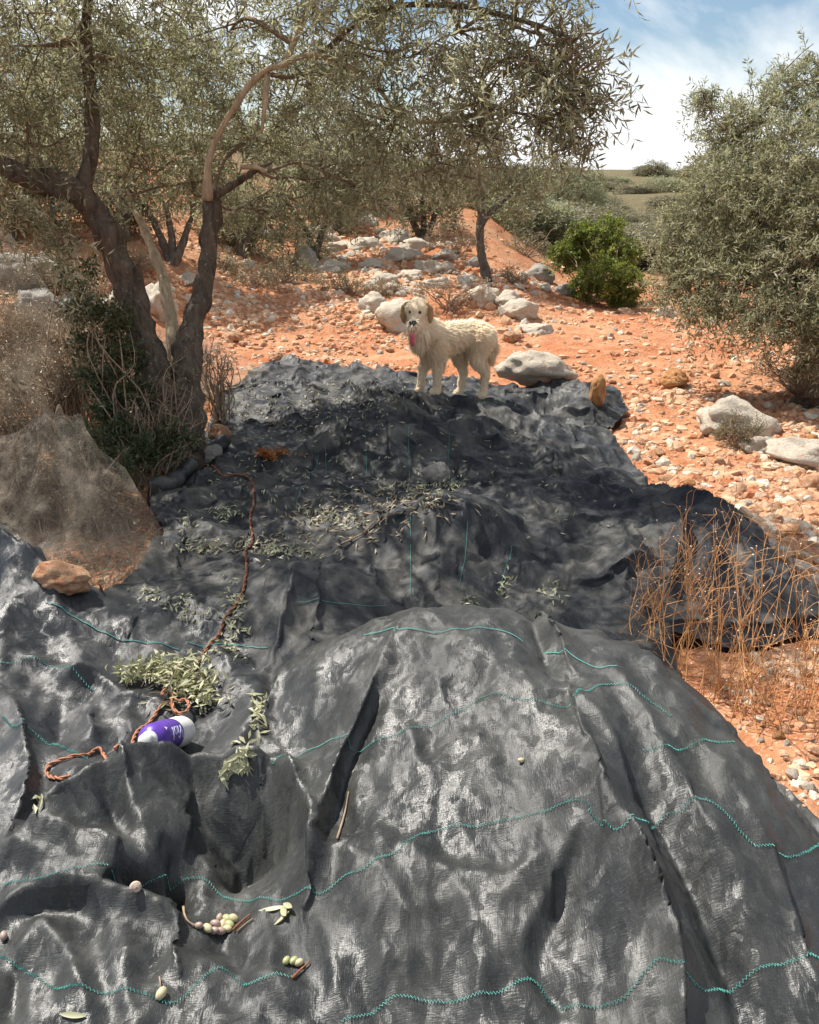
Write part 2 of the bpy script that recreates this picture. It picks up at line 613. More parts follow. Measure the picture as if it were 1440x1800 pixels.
# ------------------------------------------------------------------ the nets: one shared draped surface, three sheets
CTRL_PX = [
    (830, 1078, .42), (720, 1088, .40), (640, 1115, .36), (560, 1165, .28), (490, 1195, .22),
    (1000, 1118, .375), (1080, 1140, .345), (1180, 1215, .295), (1250, 1285, .27), (1330, 1385, .235), (1415, 1490, .20), (1500, 1620, .17),
    (830, 1300, .345), (830, 1500, .265), (720, 1800, .13), (1100, 1800, .15), (1440, 1800, .18), (1440, 1600, .225),
    (600, 1500, .22), (560, 1700, .13), (300, 1800, .12), (0, 1800, .13), (-200, 1700, .14),
    (200, 1345, .13), (350, 1340, .12), (480, 1345, .15), (300, 1240, .07), (150, 1290, .09), (0, 1300, .15), (-150, 1300, .18),
    (400, 1300, .08), (440, 1250, .10), (0, 1500, .16), (250, 1500, .17), (425, 1560, .0), (400, 1625, .06), (120, 1600, .12),
    (520, 1005, .26), (560, 1130, .13), (440, 1130, .08), (300, 1020, .08), (200, 1090, .18), (0, 1050, .26), (60, 975, .26), (100, 1160, .14),
    (0, 940, .22), (-150, 1000, .25),
    (760, 903, .22), (640, 965, .09), (890, 970, .09), (760, 1045, .02), (900, 1050, .03), (640, 1050, .1),
    (450, 905, .05), (350, 900, .05), (300, 850, .02), (980, 920, .10), (1150, 930, .14), (1250, 890, .12), (1250, 1000, .09),
    (1330, 925, .07), (1440, 1060, .03), (1300, 1100, .0), (1080, 1060, .05), (1560, 1100, .0),
    (690, 757, .22), (690, 838, .05), (560, 800, .07), (810, 800, .08), (600, 700, .09), (760, 700, .20), (880, 712, .10),
    (1000, 690, .12), (1080, 730, .05), (1060, 780, .03), (500, 640, .05), (640, 652, .06), (420, 690, .0), (1150, 860, .02), (900, 850, .08),
]
ctrl = [onz(u, v, z)[:2].tolist() + [z] for u, v, z in CTRL_PX]
ctrl += [(1.02, 2.5, .0), (1.04, 2.1, -.02), (1.10, 1.65, -.02), (1.25, 1.1, -.02), (0.2, 2.85, .05), (0.75, 2.95, .03), (-.3, 2.75, .10), (-1.6, 2.0, .2), (0, .8, .06), (1.0, .8, .1), (-1.0, .8, .08)]
ctrl = np.array(ctrl)


def _tps(r2):
    return 0.5 * r2 * np.log(np.maximum(r2, 1e-12))


_n = len(ctrl)
_d2 = ((ctrl[:, None, :2] - ctrl[None, :, :2]) ** 2).sum(-1)
_K = _tps(_d2) + np.eye(_n) * 0.004
_Pm = np.hstack([np.ones((_n, 1)), ctrl[:, :2]])
_A = np.block([[_K, _Pm], [_Pm.T, np.zeros((3, 3))]])
_W = np.linalg.solve(_A, np.concatenate([ctrl[:, 2], np.zeros(3)]))


def Sbase(x, y):
    x, y = np.asarray(x, float), np.asarray(y, float)
    s = _W[_n] + _W[_n + 1] * x + _W[_n + 2] * y
    for k in range(_n):
        s = s + _W[k] * _tps((x - ctrl[k, 0]) ** 2 + (y - ctrl[k, 1]) ** 2)
    return s


def pix_xy(u, v, extra=0.0):
    """Ground position of a photo pixel on the smooth draped surface."""
    z = 0.1
    for _ in range(25):
        p = onz(u, v, z + extra)
        z = z + 0.5 * (float(np.clip(Sbase(p[0], p[1]), -.05, .6)) - z)
    return onz(u, v, z + extra)[:2]


# folds: (pixel polyline, height m, width on the left of travel, width on the right)
FOLDS = [
    # right part of the near sheet: long gathered ridges running towards the camera
    ([(1012, 1195), (1032, 1300), (1062, 1385), (1105, 1460), (1150, 1560), (1185, 1690), (1215, 1850)], .120, .070, .100),
    ([(1085, 1135), (1185, 1212), (1262, 1292), (1345, 1395), (1440, 1515), (1500, 1620)], 0.055, 0.026, 0.150),
    ([(1060, 1180), (1140, 1290), (1215, 1420), (1290, 1580), (1350, 1800)], 0.030, 0.035, 0.050),
    ([(1120, 1180), (1200, 1290), (1285, 1420), (1370, 1580), (1440, 1760)], 0.024, 0.030, 0.050),
    ([(1010, 1260), (1050, 1290), (1090, 1380), (1110, 1430)], 0.022, 0.026, 0.030),
    ([(800, 1560), (850, 1680), (860, 1800)], 0.022, 0.030, 0.050),
    ([(940, 1440), (920, 1520), (870, 1600)], 0.018, 0.026, 0.045),
    ([(470, 1190), (450, 1290), (500, 1330)], .02, .04, .04),
    ([(620, 1500), (690, 1590), (720, 1700), (730, 1800)], .030, .035, .06),
    ([(700, 1490), (790, 1540), (900, 1550), (960, 1520)], .024, .03, .06),
    ([(470, 1640), (480, 1720), (520, 1800)], .024, .03, .045),
    ([(120, 1700), (150, 1750), (160, 1810)], .028, .03, .04),
    ([(250, 1380), (300, 1440), (390, 1500)], .030, .028, .05),
    ([(0, 1490), (70, 1530), (170, 1545)], .028, .04, .04),
    ([(1120, 1420), (1175, 1500), (1220, 1600), (1262, 1700), (1300, 1850)], -0.035, 0.040, 0.026),
    ([(1085, 1130), (1170, 1225), (1265, 1340), (1360, 1490), (1450, 1660)], 0.018, 0.080, 0.130),
    ([(905, 1112), (955, 1168), (1012, 1228)], -0.030, 0.026, 0.030),
    ([(930, 1112), (1000, 1160), (1030, 1205)], 0.030, 0.030, 0.026),
    ([(1110, 1150), (1160, 1215), (1230, 1300)], -0.012, 0.026, 0.030),
    # left part of the mound
    ([(690, 1115), (650, 1200), (612, 1290), (578, 1390), (556, 1500)], 0.080, 0.029, 0.085),
    ([(668, 1190), (640, 1290), (612, 1380), (590, 1470)], -0.030, 0.030, 0.026),
    ([(760, 1130), (700, 1230), (650, 1330)], 0.016, 0.050, 0.030),
    ([(870, 1130), (880, 1230), (860, 1330)], 0.014, 0.060, 0.050),
    ([(985, 1240), (1010, 1330), (1030, 1420)], -0.028, 0.040, 0.030),
    ([(1015, 1475), (965, 1560), (908, 1650), (925, 1720)], 0.034, 0.026, 0.045),
    ([(1020, 1480), (985, 1600), (940, 1680)], -0.022, 0.030, 0.030),
    ([(720, 1625), (820, 1600), (935, 1570)], 0.012, 0.026, 0.030),
    ([(640, 1600), (670, 1680), (700, 1760)], 0.020, 0.030, 0.030),
    ([(1060, 1560), (1010, 1640), (1000, 1740)], 0.018, 0.050, 0.030),
    ([(1150, 1690), (1172, 1760), (1190, 1850)], 0.022, 0.026, 0.030),
    ([(900, 1690), (930, 1730), (990, 1800)], -0.020, 0.030, 0.026),
    ([(745, 1460), (730, 1540), (770, 1600)], 0.014, 0.026, 0.026),
    ([(830, 1455), (870, 1500), (860, 1560)], -0.012, 0.026, 0.030),
    # bulge that hides the foot of the bottle, and the dark pocket below it
    ([(40, 1450), (110, 1395), (200, 1350), (300, 1338), (400, 1345), (480, 1350), (515, 1395)], 0.125, 0.050, 0.110),
    ([(500, 1350), (535, 1410), (548, 1480), (540, 1560)], 0.085, 0.031, 0.040),
    ([(390, 1570), (450, 1540), (515, 1505)], -0.085, 0.055, 0.050),
    ([(232, 1358), (228, 1410), (255, 1470)], 0.035, 0.026, 0.026),
    ([(190, 1370), (195, 1430), (220, 1490)], -0.030, 0.026, 0.026),
    ([(448, 1372), (462, 1430), (470, 1490)], 0.030, 0.026, 0.035),
    ([(340, 1370), (350, 1450), (430, 1540)], -0.030, 0.026, 0.026),
    ([(270, 1440), (330, 1500), (400, 1560)], 0.030, 0.026, 0.040),
    ([(60, 1480), (150, 1490), (240, 1520)], 0.030, 0.030, 0.060),
    # lower left
    ([(-40, 1620), (30, 1580), (110, 1562), (190, 1568), (260, 1590), (330, 1625)], 0.065, 0.045, 0.026),
    ([(40, 1625), (100, 1615), (170, 1610)], -0.040, 0.030, 0.030),
    ([(195, 1555), (240, 1560), (290, 1568)], -0.090, 0.032, 0.032),
    ([(310, 1545), (320, 1580), (330, 1605)], -0.080, 0.030, 0.030),
    ([(75, 1620), (105, 1660), (130, 1700)], 0.038, 0.026, 0.035),
    ([(300, 1620), (305, 1680), (325, 1730)], 0.045, 0.026, 0.030),
    ([(215, 1650), (225, 1720), (240, 1800)], 0.028, 0.030, 0.030),
    ([(35, 1690), (25, 1760), (10, 1830)], -0.035, 0.030, 0.030),
    ([(392, 1655), (408, 1690), (430, 1730)], -0.028, 0.026, 0.026),
    ([(350, 1700), (420, 1720), (560, 1760)], 0.022, 0.050, 0.050),
    ([(560, 1600), (575, 1680), (610, 1800)], 0.022, 0.035, 0.030),
    # left sheet behind the bulge
    ([(15, 1215), (45, 1290), (42, 1360), (20, 1430)], 0.055, 0.026, 0.050),
    ([(70, 1330), (75, 1400), (55, 1450)], -0.045, 0.030, 0.030),
    ([(110, 1190), (170, 1185), (215, 1215)], 0.040, 0.040, 0.026),
    ([(110, 1245), (100, 1290), (90, 1310)], -0.035, 0.030, 0.030),
    ([(165, 1240), (160, 1270), (150, 1300)], 0.028, 0.026, 0.026),
    ([(175, 1230), (240, 1225), (290, 1240)], 0.030, 0.050, 0.030),
    ([(225, 1250), (228, 1290), (215, 1330)], 0.020, 0.026, 0.026),
    ([(30, 1150), (80, 1165), (150, 1205)], 0.030, 0.040, 0.030),
    ([(0, 1100), (120, 1110), (250, 1160)], -0.025, 0.050, 0.050),
    ([(380, 1120), (400, 1180), (380, 1250)], 0.035, 0.030, 0.030),
    ([(478, 1165), (460, 1230), (435, 1310), (415, 1370)], -0.070, 0.030, 0.026),
    ([(500, 1170), (470, 1260), (440, 1340)], 0.030, 0.026, 0.050),
    ([(400, 1180), (385, 1240), (390, 1260)], -0.030, 0.026, 0.026),
    ([(-60, 925), (0, 945), (50, 975), (95, 1025)], 0.100, 0.050, 0.090),
    # dome of the middle sheet with folds fanning out
    ([(540, 985), (500, 1060), (470, 1150)], 0.030, 0.030, 0.050),
    ([(555, 985), (560, 1060), (545, 1140)], 0.026, 0.030, 0.040),
    ([(580, 985), (640, 1040), (700, 1080)], 0.022, 0.030, 0.040),
    ([(470, 1010), (430, 1080), (410, 1120)], 0.025, 0.030, 0.040),
    ([(600, 985), (700, 1030), (830, 1070)], 0.018, 0.026, 0.030),
    ([(610, 975), (640, 1010), (660, 1020)], -0.030, 0.030, 0.030),
    # boulder dome
    ([(640, 935), (760, 905), (860, 915), (905, 960)], 0.040, 0.100, 0.060),
    ([(890, 930), (925, 970), (990, 980)], 0.022, 0.040, 0.030),
    ([(930, 890), (1000, 930), (1010, 950)], -0.030, 0.040, 0.040),
    ([(1000, 960), (1080, 970), (1150, 960)], 0.025, 0.050, 0.030),
    ([(1060, 1000), (1120, 985), (1170, 985)], 0.045, 0.040, 0.030),
    ([(900, 985), (1000, 982), (1080, 975)], -0.030, 0.030, 0.026),
    # rock plate
    ([(560, 775), (640, 755), (720, 752), (775, 770)], 0.050, 0.100, 0.100),
    ([(790, 770), (800, 820), (790, 840)], -0.040, 0.050, 0.050),
    ([(770, 850), (850, 850), (900, 860)], 0.040, 0.050, 0.060),
    ([(800, 835), (960, 865), (1120, 900)], -0.030, 0.050, 0.050),
    ([(720, 830), (770, 825)], -0.050, 0.050, 0.050),
    # gathers at the back
    ([(590, 672), (690, 705), (780, 745), (870, 765)], 0.070, 0.060, 0.050),
    ([(620, 690), (760, 722), (880, 722)], -0.050, 0.050, 0.050),
    ([(640, 680), (770, 712), (900, 712), (960, 740)], 0.060, 0.050, 0.040),
    ([(760, 738), (880, 745), (960, 790)], 0.050, 0.050, 0.050),
    ([(860, 765), (960, 800), (1080, 850)], 0.040, 0.080, 0.060),
    ([(880, 690), (1000, 690), (1060, 700)], 0.070, 0.080, 0.070),
    ([(900, 735), (1000, 712), (1040, 720)], 0.060, 0.100, 0.070),
    ([(470, 655), (600, 660), (730, 690)], 0.050, 0.100, 0.090),
    ([(420, 700), (520, 720), (640, 760)], 0.030, 0.070, 0.070),
    # bunched right corner, behind the dry weeds
    ([(1195, 925), (1185, 1000), (1150, 1060)], 0.050, 0.050, 0.050),
    ([(1262, 905), (1250, 980), (1240, 1060)], 0.060, 0.035, 0.060),
    ([(1225, 920), (1218, 1000), (1200, 1060)], -0.045, 0.040, 0.040),
    ([(1290, 920), (1330, 990), (1440, 1070)], 0.060, 0.050, 0.060),
    ([(1285, 950), (1300, 1010), (1340, 1060)], -0.050, 0.040, 0.050),
    ([(1330, 940), (1400, 1010), (1470, 1070)], 0.050, 0.040, 0.050),
    ([(1180, 1085), (1290, 1095), (1440, 1075)], 0.050, 0.040, 0.030),
    ([(1130, 850), (1250, 885), (1350, 920)], 0.050, 0.070, 0.060),
    ([(280, 900), (340, 850), (390, 800)], 0.045, 0.050, 0.060),
    ([(330, 930), (480, 880), (600, 880)], 0.025, 0.080, 0.080),
]
FOLD_XY = []
for pl, a, wl_, wr_ in FOLDS:
    q = np.array([pix_xy(u, v, max(a, 0) * 0.8) for u, v in pl])
    FOLD_XY.append((catmull(q, 5), a, wl_, wr_))

R1 = np.array([[math.cos(.6), -math.sin(.6)], [math.sin(.6), math.cos(.6)]])


def S(x, y):
    x, y = np.asarray(x, float), np.asarray(y, float)
    shp = x.shape
    x, y = x.ravel(), y.ravel()
    # warp so fold lines wander
    wx = x + 0.020 * noise2(x * 6, y * 6, 21)
    wy = y + 0.020 * noise2(x * 6, y * 6, 22)
    s = Sbase(x, y)
    for q, a, wl_, wr_ in FOLD_XY:
        m = 3.2 * max(wl_, wr_)
        sel = np.nonzero((wx > q[:, 0].min() - m) & (wx < q[:, 0].max() + m) & (wy > q[:, 1].min() - m) & (wy < q[:, 1].max() + m))[0]
        if not len(sel):
            continue
        d, _, _, t, side = poly_dist(wx[sel], wy[sel], q, closed=False)
        w = np.where(side > 0, wl_, wr_)
        taper = np.sqrt(np.clip(np.sin(np.clip(t, 0.0, 1) * math.pi) * 1.15 + 0.12, 0, 1))
        prof = 0.42 * np.exp(-(d / w) ** 2 * 0.9) + 0.58 * np.exp(-np.abs(d / w) * 1.25)
        wob = 1 + 0.30 * noise2(x[sel] * 9, y[sel] * 9, 31)
        s[sel] += a * taper * prof * wob
    # loose-cloth wrinkles: ridged noise, warped, in two directions
    f = np.clip(1.0 - np.abs(y - 1.6) / 6.0, 0.85, 1.0)
    a1 = 1 - np.abs(noise2(wx * 3.4 + 0.5 * noise2(x * 3, y * 3, 41), wy * 2.4, 42)) * 2.2
    nearw = 1 - sm((y - 2.3) / .5)
    a1 = a1 * (1 - nearw) + nearw * (1 - 2.4 * np.abs(noise2(wx * 4.2 + wy * .8 + 0.4 * noise2(x * 2, y * 1.2, 41), wy * 1.1 - wx * .3, 42)))
    a2 = 1 - np.abs(noise2(wx * 8.0 + wy * 3.0, wy * 6.0 - wx * 2.0, 43)) * 2.2
    a2 = a2 * (1 - nearw) + nearw * (1 - 2.4 * np.abs(noise2(wx * 9.5 + wy * 2.4, wy * 2.4 - wx * .8, 43)))
    a3 = 1 - np.abs(noise2(wx * 17.0 - wy * 6.0, wy * 13.0 + wx * 5, 44)) * 2.2
    am = 0.6 + 0.6 * noise2(x * 1.7, y * 1.7, 45)
    s += f * (0.016 * a1 * am + 0.0085 * a2 * (0.4 + am) + 0.0030 * a3)
    # pulls running down from the crest of the near mound
    nr = 1 - sm((y - 2.2) / .5)
    s += nr * 0.0075 * (1 - 2.2 * np.abs(noise2(wx * 15 + y * 2.0, y * 2.6, 47))) * np.clip(.6 + 1.3 * noise2(x * 2.3, y * 2.0, 48), 0, 1.4)
    # flat facets between straight creases
    def tri(q):
        return np.abs(q - np.floor(q) - .5) * 2 - .5
    jx, jy = x + .05 * noise2(x * 2.1, y * 2.1, 71), y + .05 * noise2(x * 2.1, y * 2.1, 72)
    for k_, (an, fr_, am_) in enumerate(((1.35, 4.1, .024), (.55, 3.1, .018), (2.2, 5.2, .015), (1.05, 9.0, .0075), (1.9, 11.0, .006))):
        msk = np.clip(noise2(x * 1.9 + k_ * 5, y * 1.9, 73 + k_) * 2.2 + .35, 0, 1)
        s += am_ * msk * tri((jx * math.sin(an) + jy * math.cos(an)) * fr_ + k_ * .37)
    # boulders and clods under the far sheet
    b = sm((y - 2.7) / 0.8)
    k = fbm2(x * 2.6, y * 2.6, 51, 3)
    s += b * (0.062 * k + 0.016 * (1 - 2.2 * np.abs(noise2(wx * 4.5, wy * 9.0 + wx * 2, 53))) + 0.040 * np.clip(fbm2(x * 6.5, y * 6.5, 52, 2) - 0.1, 0, 1))
    return s.reshape(shp)


def px_poly(pts, per=6):
    q = np.array([pix_xy(u, v) for u, v in pts])
    return q


def smooth_closed(q, n=8):
    q = np.vstack([q[-1:], q, q[:2]])
    c = catmull(q, n)
    return c[n:-n * 2 + 0 if n else None][: (len(q) - 3) * n]


def relax(Pn, floor, ex, ey, iters, stiff=.42, bend=.011, fall=.00018):
    """Loose-cloth relaxation of a grid: a little too much cloth settles into natural creases over the floor."""
    p = Pn.copy()
    rs = np.random.default_rng(8)
    p[..., 2] += rs.normal(0, .0012, p.shape[:2])
    lim_x, lim_y = Pn[..., 0], Pn[..., 1]
    L = lambda a, b: np.linalg.norm(a - b, axis=-1)
    rx, ry = L(Pn[:, 1:], Pn[:, :-1]) * (1 + ex), L(Pn[1:], Pn[:-1]) * (1 + ey)
    em = (ex + ey) / 2
    rd, re_ = L(Pn[1:, 1:], Pn[:-1, :-1]) * (1 + em), L(Pn[1:, :-1], Pn[:-1, 1:]) * (1 + em)
    vel = np.zeros_like(p)

    def pair(a, b, rest, k, acc, sa, sb):
        d = b - a
        l = np.sqrt((d * d).sum(-1)) + 1e-9
        c = d * ((l - rest) / l * k)[..., None]
        acc[sa] += c
        acc[sb] -= c
    s = slice
    A = s(None)
    for it in range(iters):
        acc = np.zeros_like(p)
        pair(p[:, :-1], p[:, 1:], rx, stiff, acc, (A, s(None, -1)), (A, s(1, None)))
        pair(p[:-1], p[1:], ry, stiff, acc, (s(None, -1), A), (s(1, None), A))
        pair(p[:-1, :-1], p[1:, 1:], rd, stiff * .35, acc, (s(None, -1), s(None, -1)), (s(1, None), s(1, None)))
        pair(p[1:, :-1], p[:-1, 1:], re_, stiff * .35, acc, (s(1, None), s(None, -1)), (s(None, -1), s(1, None)))
        # bending: pull towards the neighbours' mean
        m = np.zeros_like(p)
        m[:, 1:-1] += (p[:, :-2] + p[:, 2:]) * .5 - p[:, 1:-1]
        m[1:-1] += (p[:-2] + p[2:]) * .5 - p[1:-1]
        acc += m * bend
        vel = vel * .80 + acc * .55
        vel[..., 2] -= fall
        p = p + vel
        low = p[..., 2] < floor
        p[..., 2] = np.where(low, floor, p[..., 2])
        vel[..., 2] = np.where(low, 0, vel[..., 2])
    return p - Pn


def bilinear(fld, gx, gy, x, y):
    fx = np.clip((x - gx[0]) / (gx[1] - gx[0]), 0, len(gx) - 1.001)
    fy = np.clip((y - gy[0]) / (gy[1] - gy[0]), 0, len(gy) - 1.001)
    i, j = fx.astype(int), fy.astype(int)
    a, b = (fx - i)[:, None], (fy - j)[:, None]
    return (fld[j, i] * (1 - a) + fld[j, i + 1] * a) * (1 - b) + (fld[j + 1, i] * (1 - a) + fld[j + 1, i + 1] * a) * b


SHEETS = {}


def make_sheet(key, poly, x0, x1, y0, y1, step, lift, ex=.062, ey=.034, iters=190, slack=.013):
    gx = np.arange(x0, x1 + step, step)
    gy = np.arange(y0, y1 + step, step)
    X, Y = np.meshgrid(gx, gy)
    Z0 = S(X, Y)
    disp = relax(np.stack([X, Y, Z0], -1), np.maximum(Z0 - slack, G(X, Y) - .09), ex, ey, iters)
    # ragged hem
    px = poly[:, 0] + 0.012 * noise2(poly[:, 0] * 5, poly[:, 1] * 5, 61)
    py = poly[:, 1] + 0.012 * noise2(poly[:, 0] * 5, poly[:, 1] * 5, 62)
    poly = np.stack([px, py], 1)
    ins = in_poly(X, Y, poly)
    d, bx, by, _, _ = poly_dist(X, Y, poly)
    near = (~ins) & (d < step * 1.5)
    cell = ins[:-1, :-1] | ins[1:, :-1] | ins[:-1, 1:] | ins[1:, 1:]
    X = np.where(near, bx, X)
    Y = np.where(near, by, Y)
    use = np.zeros_like(ins)
    use[:-1, :-1] |= cell; use[1:, :-1] |= cell; use[:-1, 1:] |= cell; use[1:, 1:] |= cell
    ok = ins | near
    cell &= ok[:-1, :-1] & ok[1:, :-1] & ok[:-1, 1:] & ok[1:, 1:]
    use = np.zeros_like(ins)
    use[:-1, :-1] |= cell; use[1:, :-1] |= cell; use[:-1, 1:] |= cell; use[1:, 1:] |= cell
    idx = np.full(X.shape, -1)
    idx[use] = np.arange(use.sum())
    xs, ys = X[use], Y[use]
    zs = S(xs, ys)
    q = bilinear(disp, gx, gy, xs, ys)
    xs, ys, zs = xs + q[:, 0], ys + q[:, 1], zs + q[:, 2]
    zs = np.maximum(zs + lift, G(xs, ys) - 0.08 + .1 * sm((.06 - poly_dist(xs, ys, poly)[0]) / .06) + lift)
    r, c = np.nonzero(cell)
    f = np.stack([idx[r, c], idx[r, c + 1], idx[r + 1, c + 1], idx[r + 1, c]], 1)
    SHEETS[key] = (np.stack([xs, ys, zs], 1), f)
    return poly


POLY_N = np.array([(-1.9, 1.2)] + [tuple(pix_xy(u, v, .05)) for u, v in [(-60, 1475), (30, 1420), (110, 1372), (200, 1325), (300, 1315), (385, 1325), (425, 1310), (455, 1240), (478, 1185)]]
                  + [(-.33, 2.42), (-.1, 2.52), (.15, 2.58), (.45, 2.62), (.75, 2.56), (.97, 2.46), (1.05, 2.1), (1.13, 1.65), (1.3, 1.1), (1.42, .72), (-1.9, .72)])
POLY_L = np.array([(-2.6, 1.0)] + [(-2.6, 3.6)] + [tuple(pix_xy(u, v)) for u, v in [(-40, 905), (20, 930), (70, 965), (105, 1015), (190, 1042), (310, 1050), (390, 1085), (440, 1150), (500, 1230)]] + [(-.2, 1.9), (-.4, 1.3), (-1.0, 1.0)])
POLY_M = np.array([tuple(pix_xy(u, v)) for u, v in [(395, 690), (365, 750), (330, 800), (262, 885), (290, 935), (250, 990), (180, 1040)]] + [(-1.1, 2.2), (.3, 2.25), (.9, 2.5)]
                  + [tuple(pix_xy(u, v)) for u, v in [(1180, 1115), (1300, 1150), (1400, 1130), (1500, 1115), (1440, 1055), (1370, 985), (1345, 935), (1310, 905), (1250, 882), (1190, 868), (1145, 848), (1110, 800), (1075, 770), (1062, 752), (1095, 732), (1105, 712), (1075, 688), (1000, 672), (900, 672), (830, 668), (760, 664), (640, 648), (560, 633), (500, 628), (455, 645)]])
make_sheet('near', POLY_N, -1.95, 1.6, .70, 2.7, .0078, .022, .080, .006)
make_sheet('left', POLY_L, -2.65, .0, .95, 3.7, .010, .008)
make_sheet('mid', POLY_M, -2.1, 3.0, 2.1, 9.0, .0135, .0, .09, .06)

near_tarp = thing("ground_tarp", "large glossy black woven sheet with turquoise stitch lines heaped nearest the camera", "tarp")
mid_net = thing("harvest_net", "dusty dark shade net spread over rocks beneath the dog's feet", "net")
left_net = thing("harvest_net", "dark net at the lower left holding the bottle and the heap of leaves", "net")
for key, root, mat in (('near', near_tarp, 'tarp_near'), ('mid', mid_net, 'tarp_mid'), ('left', left_net, 'tarp_left')):
    obj("cloth", mesh("cloth", *SHEETS[key], M[mat]), root)

# ------------------------------------------------------------------ the ground sheet
def axis(lo, hi, step, far, grow=1.12):
    a = list(np.arange(lo, hi + step, step))
    s = step
    while a[-1] < far:
        s *= grow
        a.append(a[-1] + s)
    s = step
    b = []
    x = lo
    while x > -far:
        s *= grow
        x -= s
        b.append(x)
    return np.array(b[::-1] + a)


gx, gy = axis(-4.6, 4.8, .034, 900), axis(0.6, 10.5, .034, 900)
gy = gy[gy > -60]
X, Y = np.meshgrid(gx, gy)
Z = G(X.ravel(), Y.ravel()).reshape(X.shape)
hidden = in_poly(X, Y, POLY_N) | in_poly(X, Y, POLY_L) | in_poly(X, Y, POLY_M)
dS = np.zeros_like(Z)
Z = np.where(hidden, np.minimum(Z, Gbase(X, Y) - 0.01) - 0.13 * sm(np.minimum(np.minimum(poly_dist(X, Y, POLY_N)[0] + 9 * ~in_poly(X, Y, POLY_N), poly_dist(X, Y, POLY_L)[0] + 9 * ~in_poly(X, Y, POLY_L)), poly_dist(X, Y, POLY_M)[0] + 9 * ~in_poly(X, Y, POLY_M)) / .08), Z)
nx, ny = len(gx), len(gy)
i = (np.arange(ny - 1)[:, None] * nx + np.arange(nx - 1)[None, :]).ravel()
GF = np.stack([i, i + 1, i + nx + 1, i + nx], 1)
GV = np.stack([X.ravel(), Y.ravel(), Z.ravel()], 1)
set_tags(obj("ground", mesh("ground", GV, GF, M['soil'])), "red stony soil of the olive grove", None, None, "structure")

_sv = np.vstack([SHEETS[k][0] for k in SHEETS] + [GV])
_off, _fs = 0, []
for k in SHEETS:
    _fs.append(SHEETS[k][1] + _off)
    _off += len(SHEETS[k][0])
_sel = (np.abs(GV[GF[:, 0], 0]) < 40) & (GV[GF[:, 0], 1] < 60)
_fs.append(GF[_sel] + _off)
BVH = BVHTree.FromPolygons(_sv.tolist(), np.vstack(_fs).tolist())


def hit(u, v):
    d = Vector(ray(u, v)).normalized()
    r = BVH.ray_cast(Vector(CAM), d)
    if r[0] is None:
        p = onz(u, v, 0)
        return p, np.array([0, 0, 1.0])
    return np.array(r[0]), np.array(r[1])


def drop(x, y, top=1.6):
    r = BVH.ray_cast(Vector((x, y, top)), Vector((0, 0, -1)))
    if r[0] is None:
        return np.array([x, y, float(G(np.array([x]), np.array([y]))[0])]), np.array([0, 0, 1.0])
    n = np.array(r[1])
    return np.array(r[0]), n if n[2] > 0 else -n


def drape(px, step, lift=0.0, smooth=6):
    """A polyline laid on whatever surface is below it, from photo pixels."""
    q = np.array([hit(u, v)[0][:2] for u, v in px])
    q = resample(catmull(q, smooth), step)
    z = np.array([drop(x, y)[0][2] for x, y in q])
    return np.column_stack([q, z + lift])


# ------------------------------------------------------------------ stitch lines of the sheets
def stitch_line(root, px, amp, period, rad, mat, lift=0.004, name="stitched_thread"):
    p = drape(px, period / 2 if amp else 0.02, lift)
    if len(p) < 4:
        return
    t = unit(np.gradient(p, axis=0))
    side = unit(np.cross(t, [0, 0, 1.0]))
    k = np.arange(len(p))
    if amp:
        p = p + side * (amp * np.where(k % 2, 1, -1))[:, None]
        p = p + rng.normal(0, amp * 0.15, p.shape)
    s = Soup()
    s.tube(p, rad, 4, False)
    obj(name, s.build(name, M[mat], False), root)


for px in [
    [(480, 1345), (531, 1326), (575, 1305), (609, 1292), (692, 1295), (769, 1273), (828, 1239), (876, 1221), (915, 1231), (1005, 1239), (1016, 1214), (1050, 1206), (1085, 1204), (1130, 1225), (1180, 1260)],
    [(-40, 1562), (50, 1548), (100, 1535), (200, 1535), (270, 1548), (335, 1545), (365, 1550), (400, 1580), (470, 1580), (548, 1562), (600, 1545), (640, 1528), (700, 1495), (765, 1462), (830, 1455), (900, 1440), (990, 1413), (1030, 1412), (1045, 1440), (1100, 1450), (1160, 1443), (1200, 1425), (1250, 1410), (1308, 1470), (1345, 1487), (1440, 1485), (1500, 1480)],
    [(-40, 1660), (-10, 1678), (40, 1705), (110, 1738), (180, 1748), (245, 1745), (300, 1765), (350, 1728), (390, 1702), (440, 1731), (520, 1720)],
    [(600, 1798), (650, 1785), (690, 1755), (800, 1762), (880, 1745), (940, 1727), (965, 1760), (1000, 1772), (1095, 1756), (1130, 1712), (1158, 1687), (1190, 1692), (1238, 1742), (1290, 1740), (1380, 1695), (1450, 1690)],
    [(1130, 1320), (1175, 1312), (1230, 1303), (1290, 1305)],
]:
    stitch_line(near_tarp, px, .0030, .0066, .0008, 'thread', .003)
for px in [[(640, 1118), (715, 1106), (800, 1106), (870, 1108), (920, 1130)], [(960, 1150), (1030, 1168), (1085, 1172)]]:
    stitch_line(near_tarp, px, .0, .008, .0012, 'thread')
for px in [[(5, 1262), (30, 1278), (65, 1292), (110, 1315), (155, 1335)], [(0, 1166), (60, 1155), (100, 1175), (165, 1215)]]:
    stitch_line(left_net, px, .0035, .008, .0011, 'thread')
for px in [[(80, 1060), (130, 1085), (190, 1115), (250, 1130), (315, 1143)], [(330, 1130), (420, 1135), (470, 1140)]]:
    stitch_line(left_net, px, .0, .008, .0016, 'thread')
